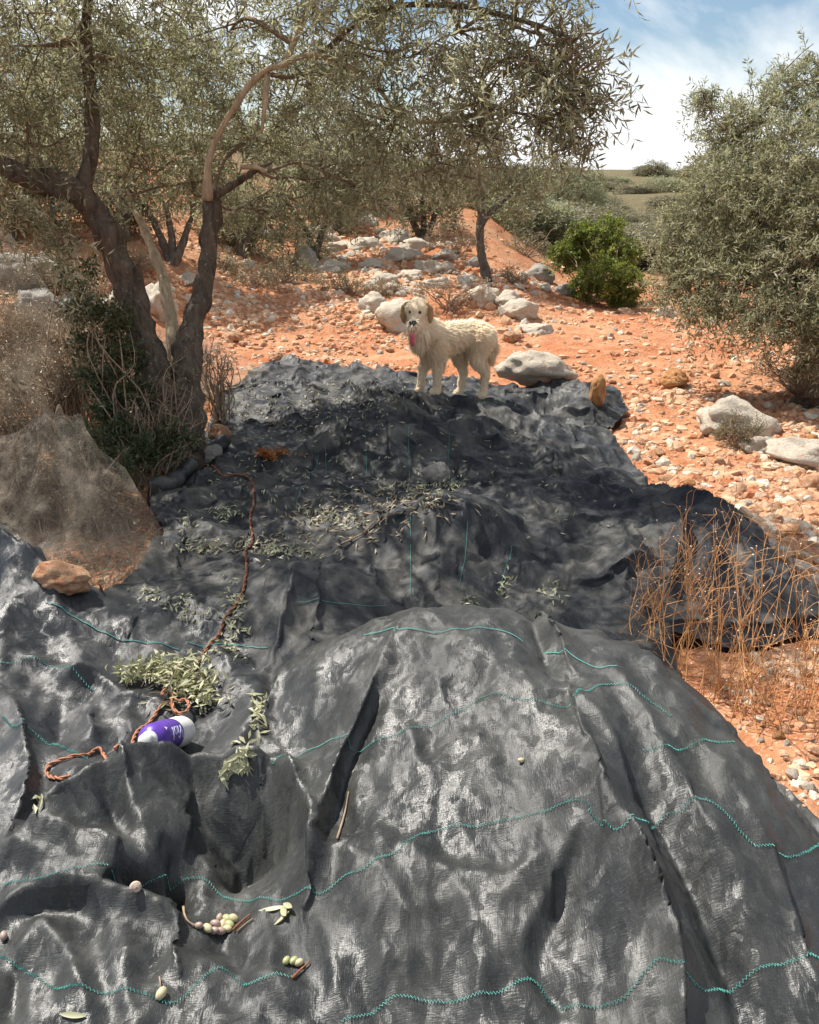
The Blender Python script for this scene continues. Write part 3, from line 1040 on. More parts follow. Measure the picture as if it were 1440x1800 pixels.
for px in [[(572, 785), (574, 840)], [(643, 765), (645, 835)], [(718, 750), (720, 845)], [(722, 905), (722, 1045)], [(822, 918), (818, 980), (806, 1035)],
           [(900, 960), (880, 1030)], [(790, 770), (786, 840)], [(520, 1060), (600, 1062), (680, 1066)], [(560, 800), (520, 905)]]:
    stitch_line(mid_net, px, .0, .008, .0009, 'thread')

# hem of the back edge rolled into a thick sausage beside the trunk
s = Soup()
q = drape([(262, 888), (300, 860), (345, 822), (395, 782)], .02, .03)
s.tube(q, .045 * (1 + .18 * noise2(q[:, 0] * 9, q[:, 1] * 9, 71)), 14, True, .18)
obj("rolled_hem", s.build("rolled_hem", M['tarp_mid']), mid_net)

# ------------------------------------------------------------------ foliage
def leaves(base, axis_, wide, length, width, fold, curl, r):
    """Four-point leaves: base, two mid points, tip."""
    n = len(base)
    axis_, wide = unit(axis_), unit(wide - axis_ * (unit(axis_) * wide).sum(-1, keepdims=True))
    nor = np.cross(axis_, wide)
    L, W = length[:, None], width[:, None]
    mid = base + axis_ * L * 0.48 + nor * L * curl
    v = np.stack([base, mid + wide * W / 2 + nor * W * fold, base + axis_ * L - nor * L * curl * 0.6, mid - wide * W / 2 + nor * W * fold], 1).reshape(-1, 3)
    f = np.arange(n * 4).reshape(n, 4)
    return v, f


def sprays(p0, d0, length, droop, per, leaf_l, leaf_w, r, spread=0.85, curve_n=5, stem_r=.0022):
    """Leafy shoots. Returns leaf verts, faces, tint and a Soup of stems."""
    n = len(p0)
    t = (np.arange(per) + 0.6) / per
    tt = np.repeat(t[None, :], n, 0) + r.uniform(-.5 / per, .5 / per, (n, per))
    L = length[:, None, None]
    P_ = p0[:, None, :] + d0[:, None, :] * L * tt[..., None] + np.array([0, 0, -1.0]) * (droop[:, None] * tt ** 2)[..., None] * L
    T = unit(d0[:, None, :] + np.array([0, 0, -2.0]) * (droop[:, None] * tt)[..., None])
    ref = unit(r.normal(size=(n, 1, 3)))
    A = unit(np.cross(T, ref))
    B = np.cross(T, A)
    ang = (np.arange(per) % 2) * math.pi + (np.arange(per) // 2) * 1.57
    ang = ang[None, :] + r.normal(0, .35, (n, per))
    out = A * np.cos(ang)[..., None] + B * np.sin(ang)[..., None]
    ax = unit(T * r.uniform(.35, .9, (n, per, 1)) + out * spread + r.normal(0, .18, (n, per, 3)))
    wide = unit(np.cross(ax, r.normal(size=(n, per, 3)) * .8 + np.array([0, 0, 1.0])))
    k = n * per
    ll = leaf_l * r.uniform(.65, 1.25, k)
    v, f = leaves(P_.reshape(k, 3), ax.reshape(k, 3), wide.reshape(k, 3), ll, leaf_w * r.uniform(.75, 1.2, k), r.uniform(-.1, .25, k)[:, None], r.uniform(-.03, .07, k)[:, None], r)
    tint = np.clip(np.repeat(r.normal(.48, .16, n), per) + r.normal(0, .16, k), 0, 1)
    # stems: three-sided strips
    ts = np.linspace(0, 1, curve_n)
    C = p0[:, None, :] + d0[:, None, :] * L * ts[None, :, None] + np.array([0, 0, -1.0]) * (droop[:, None] * ts[None, :] ** 2)[..., None] * L
    a = A[:, :1, :]; b = B[:, :1, :]
    rr = stem_r * (1.2 - ts)[None, :, None]
    ring = np.stack([C + rr * (a * math.cos(q) + b * math.sin(q)) for q in (0, 2.09, 4.19)], 2)  # n, curve, 3, 3
    sv = ring.reshape(-1, 3)
    base = (np.arange(n) * curve_n * 3)[:, None, None] + (np.arange(curve_n - 1) * 3)[None, :, None]
    j = np.arange(3)[None, None, :]
    jn = (j + 1) % 3
    sf = np.stack([base + j, base + jn, base + 3 + jn, base + 3 + j], -1).reshape(-1, 4)
    return v, f, tint, sv, sf


def in_lobe(n, c, rad, r, shell=0.55):
    d = unit(r.normal(size=(n, 3)))
    q = (shell + (1 - shell) * r.random(n)) ** 0.8 * r.uniform(.55, 1.05, n)
    rad = np.broadcast_to(np.asarray(rad, float), (3,))
    return c + d * q[:, None] * rad, d


def limb_path(a, b, r, sag=0.12, n=6):
    a, b = np.asarray(a, float), np.asarray(b, float)
    L = np.linalg.norm(b - a)
    m1 = a + (b - a) * .35 + r.normal(0, sag * L * .6, 3) + np.array([0, 0, .05 * L])
    m2 = a + (b - a) * .7 + r.normal(0, sag * L * .5, 3) + np.array([0, 0, .06 * L])
    return catmull([a, m1, m2, b], n)


def tree(name, label, cat, base, stems, lobes, bark='bark', leaf='leaf', leaf_l=.065, leaf_w=.015, shoots=110, per=22, shoot_len=.34,
         seed=1, group=None, droop=(.15, .7), twig_r=.0022, branchlets=7, density=None, stuff=True, limb_mats=None, pieces=3):
    """base: point; stems: list of (points, radii); lobes: list of (centre, radius). One thing > trunk, limb, crown."""
    r = np.random.default_rng(seed)
    base = np.asarray(base, float)
    root = thing(name, label, cat, base, group)
    ends = []
    for k, (pts, rad) in enumerate(stems):
        pth = catmull(pts, 14 if rad[0] > .05 else 8)
        rr = np.interp(np.linspace(0, 1, len(pth)), np.linspace(0, 1, len(rad)), rad)
        s = Soup()
        if rad[0] > .05:                           # knots and swellings
            rr = rr * (1 + .16 * noise3(np.column_stack([pth[:, 2] * 5, pth[:, 0] * 3, np.full(len(pth), k * 3.3)])))
        s.tube(pth - base, rr, 22 if rad[0] > .05 else 8, True, .42 if rad[0] > .05 else .22, k)
        nm = "trunk" if k == 0 else "limb"
        obj(nm, s.build(nm, M[limb_mats[k] if limb_mats else bark]), root)
        ends.append(pth)
    ends = np.vstack(ends)
    V, F, T, SV, SF, nv, nsv = [], [], [], [], [], 0, 0
    br = Soup()
    for c, rad in lobes:
        c = np.asarray(c, float)
        vol = float(np.mean(np.broadcast_to(rad, (3,))))
        a = ends[np.argmin(((ends - c) ** 2).sum(1) + (ends[:, 2] > c[2] + .1) * .4)]
        pth = limb_path(a, c, r)
        br.tube(pth - base, np.linspace(max(.008, .016 * vol / .5), .006, len(pth)), 5, False)
        n = int(shoots * max(.15, (vol / .5) ** 2))
        q, d = in_lobe(n, c, rad, r)
        for _ in range(branchlets):
            e = c + unit(r.normal(size=3)) * rad * .75
            k0 = pth[r.integers(len(pth) // 2, len(pth))]
            br.tube(limb_path(k0, e, r, .15, 4) - base, np.linspace(.006, .003, 13), 4, False)
        dd = unit(d * .8 + r.normal(0, .55, (n, 3)) + np.array([0, 0, .25]))
        ln = shoot_len * r.uniform(.55, 1.25, n)
        v, f, t, sv, sf = sprays(q - base - dd * ln[:, None] * .5, dd, ln, r.uniform(*droop, n), per, leaf_l, leaf_w, r, stem_r=twig_r)
        V.append(v); F.append(f + nv); nv += len(v); T.append(t)
        SV.append(sv); SF.append(sf + nsv); nsv += len(sv)
    crown = obj("crown", mesh("crown", np.vstack(V), np.vstack(F), M[leaf], False, {"tint": np.concatenate(T)}), root)
    crown['kind'] = 'stuff'
    br.add(np.vstack(SV), np.vstack(SF))
    tw = obj("twigs", br.build("twigs", M['twig']), root)
    tw['kind'] = 'stuff'
    return root


def depth_of(p):
    return float((np.asarray(p) - CAM) @ np.array([0, CP, -SP]))


# --- the old olive at the left
b0, _ = hit(312, 818)
b0 = b0 + np.array([0, 0, -.04])
LOB = [(60, 80, 4.9, .70), (50, 250, 5.0, .45), (150, 130, 5.6, .6), (250, 120, 5.6, .70), (250, 250, 5.9, .45), (400, 60, 5.5, .60), (440, 240, 5.9, .50), (350, 320, 6.0, .32), (540, 170, 5.5, .50),
       (560, 40, 5.3, .5), (690, 90, 4.7, .55), (690, 230, 4.9, .42), (640, 330, 5.3, .28), (800, 60, 4.4, .42), (840, 150, 4.3, .40), (850, 240, 4.5, .28), (770, 290, 4.8, .30), (940, 60, 4.2, .32), (960, 140, 4.1, .26),
       (1000, 80, 4.1, .25), (1010, 190, 4.05, .17), (1030, 110, 4.0, .20), (960, 220, 4.15, .17), (480, 380, 5.5, .26), (560, 330, 5.4, .32), (180, 380, 5.2, .20), (60, 390, 4.8, .22), (-30, 370, 4.6, .30), (110, 430, 4.7, .14),
       (200, -140, 4.8, .7), (500, -190, 4.8, .6), (780, -150, 4.4, .45), (-180, 120, 4.7, .9), (-250, -120, 4.7, .9), (960, -120, 4.1, .45), (620, -40, 4.4, .4), (300, -20, 4.8, .35), (1040, 170, 4.0, .13), (1010, 250, 4.1, .12)]
lob = [(P(u, v, d), np.array([rr * 1.1, rr, rr * .85])) for u, v, d, rr in LOB]
lob += [(np.array([x_, y_, z_]), np.array([.46, .42, .36])) for x_, y_, z_ in ((-3.7, 4.5, 3.0), (-3.1, 4.3, 3.2), (-2.5, 4.35, 3.1), (-1.9, 4.25, 3.3), (-1.35, 4.3, 3.1), (-.8, 4.3, 3.3), (-.25, 4.35, 3.2), (.3, 4.6, 3.2), (-2.2, 4.9, 3.3), (-1.0, 4.9, 3.3))]  # unseen crown lobes above the frame, added to shade the middle net
stems = [
    ([b0, P(300, 760, 5.32), P(290, 700, 5.3), P(262, 630, 5.25), P(228, 510, 5.2), P(180, 400, 5.1), P(138, 330, 5.0)], [.21, .155, .125, .094, .082, .076, .068]),
    ([P(142, 335, 5.0), P(162, 260, 5.0), P(158, 150, 5.0), P(150, 50, 4.9), P(170, -80, 4.8)], [.05, .042, .036, .030, .016]),
    ([P(145, 340, 5.0), P(70, 318, 4.9), P(0, 292, 4.8), P(-120, 250, 4.7)], [.075, .062, .055, .04]),
    ([P(318, 700, 5.40), P(306, 610, 5.48), P(292, 510, 5.55), P(262, 420, 5.7), P(225, 345, 5.8)], [.055, .042, .035, .028, .014]),
    ([P(322, 790, 5.28), P(330, 700, 5.25), P(328, 620, 5.25), P(348, 540, 5.3), P(366, 450, 5.3), P(372, 350, 5.3)], [.10, .095, .078, .060, .052, .045]),
    ([P(364, 350, 5.22), P(366, 290, 5.1), P(378, 250, 5.05), P(400, 208, 5.0), P(414, 188, 4.96), P(436, 152, 4.92), P(470, 122, 4.88), P(492, 116, 4.86), P(528, 100, 4.85), P(572, 99, 4.85), P(650, 140, 4.9), P(720, 210, 4.8), P(840, 200, 4.5), P(960, 150, 4.2)], [.034, .017, .0175, .0185, .020, .018, .017, .016, .015, .014, .012, .012, .008]),
    ([P(470, 130, 4.9), P(466, 180, 4.9), P(460, 235, 4.95)], [.022, .018, .006]),
    ([P(372, 348, 5.28), P(415, 322, 5.2), P(445, 302, 5.1), P(478, 285, 5.1)], [.032, .022, .016, .008]),
    ([P(425, 293, 5.05), P(450, 294, 5.0), P(470, 302, 5.0)], [.014, .013, .010]),
    ([P(500, 112, 5.05), P(540, 20, 5.0), P(570, -80, 4.9), P(640, -200, 4.8)], [.018, .018, .016, .012]),
    ([P(560, 100, 5.0), P(660, 20, 4.7), P(800, 10, 4.4), P(930, 40, 4.2), P(1010, 70, 4.05)], [.02, .016, .013, .010, .006]),
]
mats = ['bark', 'bark', 'bark', 'bark_pale', 'bark', 'bark_pale', 'bark_pale', 'bark', 'bark_pale', 'bark_pale', 'bark']
main_tree = tree("olive_tree", "old olive with three leaning stems beside the net, crown filling the top left", "tree", b0, stems, lob,
                 leaf_l=.060, leaf_w=.0120, shoots=96, per=21, shoot_len=.34, seed=11, limb_mats=mats)

# --- the olive at the right edge
b1, _ = hit(1434, 706)
LOB = [(1252, 440, 6.9, .50), (1200, 505, 7.0, .27), (1195, 440, 7.0, .22), (1250, 310, 6.9, .30), (1275, 215, 6.9, .26), (1240, 170, 7.0, .13), (1350, 210, 6.8, .42), (1330, 350, 6.6, .55), (1310, 505, 6.6, .45), (1250, 540, 6.7, .26),
       (1420, 150, 6.8, .38), (1420, 300, 6.4, .55), (1430, 470, 6.2, .55), (1385, 565, 6.3, .36), (1440, 590, 6.2, .30), (1200, 380, 7.0, .22), (1550, 300, 6.5, .8), (1550, 480, 6.4, .6), (1540, 140, 6.7, .5), (1700, 300, 6.6, .9), (1400, 400, 7.4, .8), (1300, 300, 7.5, .5)]
lob = [(P(u, v, d), np.array([rr * 1.05, rr, rr])) for u, v, d, rr in LOB]
stems = [([b1 - np.array([0, 0, .1]), P(1428, 650, 6.5), P(1440, 570, 6.5), P(1455, 450, 6.6), P(1470, 330, 6.7)], [.16, .115, .10, .085, .05]),
         ([P(1440, 560, 6.5), P(1380, 450, 6.6), P(1320, 340, 6.7), P(1290, 240, 6.8)], [.06, .05, .035, .02]),
         ([P(1452, 480, 6.6), P(1540, 380, 6.6), P(1640, 280, 6.6)], [.06, .045, .03]),
         ([P(1400, 490, 6.55), P(1310, 470, 6.7), P(1230, 440, 6.9)], [.035, .025, .015])]
tree("olive_tree", "dense rounded olive tree leaning in from the right edge above dry soil", "tree", b1, stems, lob, leaf='leaf_far',
     leaf_l=.048, leaf_w=.0115, shoots=225, per=22, shoot_len=.28, seed=12)


def back_tree(label, bu, bv, tops, lobes_px, leaf='leaf_far', seed=1, shoots=60, per=16, leaf_l=.066, leaf_w=.020, trunk_r=.06, name="olive_tree", cat="tree", zofs=0.0, bark='bark', shoot_len=.30, depth=None):
    b, _ = hit(bu, bv)
    D = depth_of(b) if depth is None else depth
    if depth is not None:
        p = P(bu, bv, depth)
        b = np.array([p[0], p[1], float(G(p[:1], p[1:2])[0])])
    rr = np.random.default_rng(seed)
    lobs = [(P(u, v, D + rr.uniform(-.4, .4)), np.array([1, 1, .9]) * q * D / FPX) for u, v, q in lobes_px]
    st = []
    for k, tp in enumerate(tops):
        pts = [b - np.array([0, 0, .06])] + [P(u, v, D) for u, v in tp]
        st.append((pts, np.linspace(trunk_r, trunk_r * .4, len(pts))))
    return tree(name, label, cat, b, st, lobs, bark=bark, leaf=leaf, leaf_l=leaf_l, leaf_w=leaf_w, shoots=shoots, per=per, shoot_len=shoot_len, seed=seed, branchlets=4)


back_tree("slim young olive with one thin bent trunk on the stony rise behind the dog", 856, 494, [[(848, 450), (842, 400), (850, 340)], [(846, 400), (900, 340)]],
          [(850, 300, 62), (790, 325, 45), (920, 320, 60), (760, 290, 55), (960, 290, 50), (870, 250, 50), (900, 375, 34), (820, 250, 40), (780, 200, 50), (850, 180, 46), (720, 230, 46)], seed=21, shoots=110)
back_tree("bushy grey-green olive left of the slim one, touching the ground", 745, 418, [[(745, 380), (740, 330)], [(770, 370), (790, 330)], [(715, 370), (700, 330)]],
          [(735, 350, 45), (785, 360, 42), (700, 330, 36), (760, 320, 40), (720, 380, 30), (800, 390, 22)], seed=22, shoots=130, leaf='leaf_scrub')
back_tree("olive behind the green shrub with low spreading crown", 985, 418, [[(985, 380), (980, 330)], [(1010, 370), (1030, 330)]],
          [(960, 330, 44), (1010, 330, 44), (1045, 315, 30), (920, 350, 30), (1000, 300, 30), (1050, 350, 22)], seed=23, shoots=120, leaf='leaf_far')
back_tree("olive standing among rocks just behind the forked trunk", 300, 462, [[(302, 420), (292, 360)], [(325, 420), (345, 350)], [(285, 420), (255, 360)]],
          [(300, 330, 62), (380, 320, 55), (225, 330, 55), (330, 270, 60), (250, 270, 60), (410, 360, 34), (200, 380, 30), (300, 180, 75), (220, 180, 65), (390, 200, 65), (310, 90, 70), (220, 80, 70), (400, 110, 60)], seed=24, shoots=110)
back_tree("shady olive hanging over the red soil left of the stone rise", 545, 462, [[(560, 430), (575, 370), (560, 320)], [(540, 410), (500, 350)]],
          [(540, 400, 50), (480, 390, 44), (590, 350, 50), (440, 350, 50), (520, 320, 60), (620, 300, 55), (470, 440, 24), (560, 445, 24), (650, 330, 34), (520, 230, 66), (600, 220, 60), (460, 250, 56), (540, 150, 60), (640, 250, 46), (600, 120, 56), (680, 200, 50)], seed=25, shoots=110, leaf='leaf_far')
back_tree("olive at the far left behind the grey rocks", 90, 428, [[(92, 380), (90, 320)], [(120, 380), (150, 320)]],
          [(90, 320, 70), (20, 330, 70), (160, 330, 60), (60, 250, 70), (140, 250, 60), (-60, 300, 80), (40, 385, 34), (90, 160, 75), (10, 160, 75), (60, 70, 75), (150, 90, 60)], seed=26, shoots=100, leaf='leaf_far')
back_tree("pale far olive at the top of the stone rise", 655, 376, [[(655, 340), (650, 300)]],
          [(640, 310, 34), (690, 300, 34), (610, 290, 36), (660, 270, 34)], seed=27, shoots=110, leaf='leaf_scrub')

for k, (lab, bu, bv, lob_, tops) in enumerate([
    ("spreading olive on the bank between forked trunk and shady olive", 420, 452, [(420, 390, 46), (380, 400, 40), (460, 370, 46), (400, 340, 46), (360, 360, 40), (440, 420, 24)], [[(420, 410), (410, 360)], [(440, 410), (465, 370)]]),
    ("dusty olive filling the gap above the shady olive", 590, 412, [(590, 340, 46), (550, 350, 40), (630, 350, 36), (580, 290, 46), (540, 300, 40), (610, 380, 22)], [[(590, 370), (585, 320)], [(600, 370), (630, 340)]]),
    ("grey-green olive on the crest left of the bushy one", 680, 372, [(680, 330, 34), (650, 320, 34), (710, 310, 36), (690, 280, 40), (640, 290, 36)], [[(680, 345), (685, 310)]]),
    ("low olive on the crest behind the slim young one", 880, 388, [(880, 350, 34), (840, 350, 34), (920, 345, 34), (860, 310, 40), (910, 310, 40), (800, 340, 30)], [[(880, 360), (875, 320)], [(890, 362), (915, 335)]]),
    ("olive on the crest straight behind the green shrub's left side", 1000, 386, [(1000, 350, 34), (965, 355, 30), (1040, 345, 34), (1010, 325, 30), (1050, 345, 22)], [[(1000, 360), (1005, 330)]]),
    ("olive far back at the left above the grey thicket", 215, 420, [(215, 360, 46), (170, 370, 40), (250, 380, 36), (210, 310, 50), (150, 320, 44)], [[(215, 385), (210, 330)], [(225, 385), (245, 345)]]),
    ("shadowy olive at the left edge beyond the bank", 20, 425, [(20, 370, 50), (-30, 360, 50), (60, 380, 36), (30, 310, 56), (80, 330, 44)], [[(20, 390), (25, 330)]]),
]):
    back_tree(lab, bu, bv, tops, lob_, seed=40 + k, shoots=130, leaf=('leaf_far', 'leaf_scrub')[k % 2], leaf_l=.070, leaf_w=.022)

# dense fresh green shrub
back_tree("rounded bright green shrub on the red soil between the two olive trees", 1072, 536, [[(1060, 500), (1040, 450)], [(1078, 500), (1085, 440)], [(1085, 505), (1110, 470)], [(1060, 505), (1015, 470)]],
          [(1048, 425, 52), (1000, 450, 36), (1092, 440, 44), (1062, 480, 50), (1112, 495, 32), (1030, 500, 34), (1072, 400, 34), (985, 440, 22), (1105, 520, 18), (1020, 405, 24), (1090, 520, 24)],
          leaf='leaf_green', seed=28, shoots=420, per=14, leaf_l=.044, leaf_w=.024, trunk_r=.022, name="shrub", cat="shrub", shoot_len=.17, bark='dry_twig')

# far scrub: copies of three bushes
protos = []
for k in range(3):
    rr = np.random.default_rng(300 + k)
    V, F, T, nv = [], [], [], 0
    for q in range(7):
        c = np.array([rr.uniform(-.8, .8), rr.uniform(-.8, .8), rr.uniform(.45, 1.25)])
        n = 150
        p, d = in_lobe(n, c, rr.uniform(.4, .7), rr)
        v, f, t, _, _ = sprays(p, unit(d + rr.normal(0, .5, (n, 3))), np.full(n, .4), rr.uniform(.1, .5, n), 9, .10, .045, rr)
        V.append(v); F.append(f + nv); nv += len(v); T.append(t)
    protos.append(mesh("scrub_bush", np.vstack(V), np.vstack(F), M['leaf_scrub' if k else 'leaf_far'], False, {"tint": np.concatenate(T)}))
rr = np.random.default_rng(77)
cnt = 0
for k in range(900):
    yy = 17 + 150 * rr.random() ** 1.8
    xx = yy * rr.uniform(-.62, .62)
    if yy < 22 and xx < 1.5: continue
    if cnt >= 290: break
    z = float(G(np.array([xx]), np.array([yy]))[0])
    o = obj("scrub_bush", protos[k % 3], None, (xx, yy, z - .1), (0, 0, rr.uniform(0, 6.28)), (1, 1, 1))
    sc_ = rr.uniform(.6, 1.0) * (.75 + yy / 90)
    o.scale = (sc_ * 1.3, sc_ * 1.3, sc_ * rr.uniform(.40, .60))
    set_tags(o, "grey-green scrub bush on the plain below the horizon", "bush", "scrub bushes on the far plain")
    cnt += 1
# ------------------------------------------------------------------ rocks and stones
def rock_mesh(name, seed, sub, mat, sharp=0.35, flat=1.0, cuts=7):
    r = np.random.default_rng(seed)
    bm = bmesh.new()
    bmesh.ops.create_icosphere(bm, subdivisions=sub, radius=1.0)
    v = np.array([x.co[:] for x in bm.verts])
    f = np.array([[q.index for q in p.verts] for p in bm.faces])
    bm.free()
    for _ in range(cuts):                       # planar breaks
        n = unit(r.normal(size=3))
        d = r.uniform(.55, .9)
        s = v @ n
        v = v - np.where(s > d, s - d, 0)[:, None] * n * r.uniform(.7, 1.0)
    o = r.uniform(0, 50, 3)
    k = noise3(v * 1.3 + o) * .28 + noise3(v * 3.1 + o) * .16 * sharp / .35
    if sub >= 3:
        k = k + noise3(v * 7 + o) * .07 + (np.abs(noise3(v * 4.5 + o + 9)) - .25) * -.10 + noise3(v * 15 + o) * .03
    v = v * (1 + k)[:, None]
    v[:, 2] *= flat
    return mesh(name, v, f, mat, sub >= 3)


def place_rock(u, v, w, d, h, label, mat, seed, rz=0.0, sink=0.35, tilt=(0, 0), name="rock", cat="rock", group=None, sub=4, cuts=7, at=None):
    p = hit(u, v)[0] if at is None else np.array(at)
    me = rock_mesh(name, seed, sub, M[mat], cuts=cuts)
    o = obj(name, me, None, (p[0], p[1] + d * .3, p[2] + h * (0.5 - sink)), (tilt[0], tilt[1], rz), (w / 2, d / 2, h / 2))
    set_tags(o, label, cat, group)
    return o


ROCKS = [
    (700, 584, .62, .5, .46, "pale tilted limestone slab directly behind the dog's head", 'rock', 1, .3, .3, (.25, -.18)),
    (660, 545, .36, .3, .26, "rounded white stone crowning the slab left of the dog", 'rock', 2, .8, .3, (0, 0)),
    (912, 560, .44, .36, .32, "jagged grey rock just above the dog's rump", 'rock', 3, .2, .3, (.1, .1)),
    (946, 588, .42, .32, .18, "low flat stone below the jagged rock right of the dog", 'rock', 4, .2, .35, (0, .1)),
    (898, 602, .22, .2, .15, "small pale stone at the dog's tail", 'clod', 5, 1.0, .3, (0, 0)),
    (945, 672, .56, .40, .28, "bright white flat rock at the net edge right of the dog's hind legs", 'rock', 6, .1, .25, (-.12, .08)),
    (905, 645, .22, .2, .13, "reddish lump of stone between the dog's hind legs and white rock", 'clod', 7, 1.4, .3, (0, 0)),
    (1310, 770, .58, .42, .34, "big pale boulder in front of the right olive trunk", 'rock', 8, .4, .3, (.1, .05)),
    (1252, 748, .22, .2, .18, "white stone leaning on the left of the big boulder", 'rock', 9, .9, .3, (0, .2)),
    (1425, 822, .46, .40, .22, "flat whitish rock cut by the right edge of the picture", 'rock', 10, .2, .3, (.1, .1)),
    (1345, 796, .30, .2, .13, "grey-white stone lying in front of the big boulder", 'rock', 11, .3, .35, (0, .05)),
    (1440, 865, .20, .2, .14, "yellowish stone below the flat rock at right edge", 'clod', 12, .3, .3, (0, 0)),
    (854, 535, .42, .34, .30, "white boulder at the foot of the slim young olive", 'rock', 13, .6, .3, (.1, 0)),
    (950, 492, .46, .40, .42, "dark weathered rock beside the green shrub", 'rock_grey', 14, .5, .3, (0, .1)),
    (996, 520, .36, .3, .22, "low grey rock in the shade left of the green shrub", 'rock_grey', 15, 1.1, .3, (0, 0)),
    (1168, 556, .34, .26, .16, "white stone right of the green shrub under the olive", 'rock', 16, .2, .35, (0, 0)),
    (1186, 682, .26, .22, .18, "orange clod standing alone on the red field", 'orange_stone', 17, .7, .25, (0, 0)),
    (1102, 552, .24, .22, .12, "flat reddish stone in front of the green shrub", 'clod', 18, .7, .35, (0, 0)),
    (622, 398, .75, .5, .50, "white boulder highest on the stone rise", 'rock', 19, .3, .3, (0, .1)),
    (690, 424, .62, .5, .36, "pale ledge stone in the upper row of the rise", 'rock', 20, 1.3, .3, (.1, 0)),
    (735, 440, .55, .4, .34, "angular white stone at the middle of the rise", 'rock', 21, .3, .3, (0, 0)),
    (785, 455, .50, .4, .30, "white stone left of the slim olive trunk", 'rock', 22, .9, .3, (0, .2)),
    (600, 440, .60, .4, .30, "broad pale rock at the left of the rise", 'rock', 23, .4, .35, (0, 0)),
    (650, 470, .40, .3, .24, "squat stone low on the rise", 'rock', 24, 2.1, .3, (0, 0)),
    (720, 490, .44, .3, .24, "grey stone in the dry weeds below the rise", 'rock', 25, 1.7, .3, (0, 0)),
    (770, 505, .36, .3, .26, "pale stone above the dog's shoulders", 'rock', 26, .4, .3, (0, 0)),
    (818, 500, .40, .3, .30, "stacked pale stone between dog and slim olive", 'rock', 27, 1.4, .3, (0, 0)),
    (540, 470, .55, .5, .55, "dark grey boulder under the shady olive", 'rock_grey', 28, .6, .3, (0, .1)),
    (470, 420, .55, .4, .36, "grey rock beneath the hanging foliage", 'rock_grey', 29, 1.6, .3, (0, 0)),
    (410, 425, .40, .4, .30, "pale rock right of the forked trunk", 'rock', 30, .6, .3, (0, 0)),
    (20, 505, .55, .45, .40, "grey rock at the left edge touching the picture border", 'rock_grey', 31, .3, .25, (.1, .1)),
    (80, 500, .42, .36, .34, "craggy grey rock second from the left border", 'rock_grey', 62, 1.2, .3, (.1, .1)),
    (55, 545, .50, .36, .26, "low cracked grey rock below the pair at the left border", 'rock_grey', 63, 2.2, .35, (0, .1)),
    (330, 500, .30, .24, .18, "cream stone on the slope seen right of the pale stem", 'rock', 64, .7, .35, (0, 0)),
    (430, 470, .34, .28, .22, "grey stone on the slope right of the forked trunk", 'rock', 65, 1.5, .35, (0, 0)),
    (505, 515, .26, .22, .15, "reddish stone at the edge of the shady patch", 'clod', 66, .5, .35, (0, 0)),
    (130, 560, .60, .5, .36, "grey block right of the big rock at left edge", 'rock_grey', 32, .9, .3, (0, 0)),
    (205, 580, .46, .4, .46, "pale upright stone seen left of the leaning stem", 'rock', 33, .2, .3, (.2, 0)),
    (275, 560, .40, .36, .50, "pale stone seen through the fork of the trunk", 'rock', 34, 1.2, .3, (0, 0)),
    (60, 625, .50, .4, .26, "flat grey rock low on the left bank", 'rock_grey', 35, 1.9, .35, (0, 0)),
    (30, 905, .32, .24, .13, "pale stone beneath the brown net at the left edge", 'clod', 36, .2, .35, (0, 0)),
    (104, 1036, .21, .14, .11, "orange-brown stone weighing down the dark left net", 'clod', 137, -.15, .3, (0, .08)),
    (388, 775, .18, .16, .13, "brown stone on the net right of the trunk", 'clod', 38, .6, .25, (0, .3)),
    (368, 812, .14, .12, .13, "bluish grey stone tucked between trunk and rolled hem", 'rock_grey', 39, .3, .25, (.2, 0)),
    (268, 850, .20, .14, .10, "tan stone under the trunk left of the rolled hem", 'orange_stone', 40, .3, .25, (0, 0)),
    (1052, 716, .13, .14, .25, "orange and cream stone standing on the far right corner of the net", 'orange_stone', 41, .3, .12, (.1, -.15)),
    (770, 846, .15, .13, .12, "dusty grey stone on the net in front of the draped slab", 'rock_grey', 43, .5, .25, (0, 0)),
    (560, 415, .55, .4, .40, "grey-white boulder at the top left end of the rise", 'rock', 46, .5, .3, (0, 0)),
    (640, 440, .62, .45, .40, "big pale block under the highest boulder of the rise", 'rock', 47, 1.1, .3, (0.1, 0)),
    (700, 458, .50, .4, .32, "white stone in the lower row of the rise", 'rock', 48, 2.5, .3, (0, 0)),
    (750, 475, .55, .4, .30, "broad white stone just above the dry purple weeds", 'rock', 49, 1.9, .3, (0, .1)),
    (670, 498, .45, .4, .24, "pale flat stone above the tilted slab", 'rock', 50, .2, .3, (0, 0)),
    (580, 475, .45, .35, .26, "pale stone half sunk left of the lower rise", 'rock', 51, .9, .3, (0, 0)),
    (830, 470, .40, .3, .30, "grey stone touching the slim olive's trunk", 'rock_grey', 52, .9, .3, (0, 0)),
    (895, 540, .36, .3, .24, "rough pale stone between white boulder and jagged rock", 'rock', 53, .9, .3, (0, 0)),
    (485, 634, .16, .14, .10, "red clod at the back left corner of the net", 'clod', 44, .5, .3, (0, 0)),
    (405, 600, .22, .18, .13, "cream stone at the left end of the red strip", 'clod', 45, .5, .3, (0, 0)),
]
for q in ROCKS:
    up_ = q[1] < 512 and q[0] > 380                # bedrock of the rise: mostly buried
    place_rock(*q[:4], q[4] * (.85 if up_ else 1), *q[5:8], rz=q[8], sink=q[9] + (.16 if up_ else 0), tilt=q[10])


def sample_px(poly, n, r):
    p = np.array(poly, float)
    out = []
    while len(out) < n:
        q = r.uniform(p.min(0), p.max(0), (n * 2, 2))
        m = in_poly(q[:, 0], q[:, 1], p)
        out += q[m].tolist()
    return np.array(out[:n])


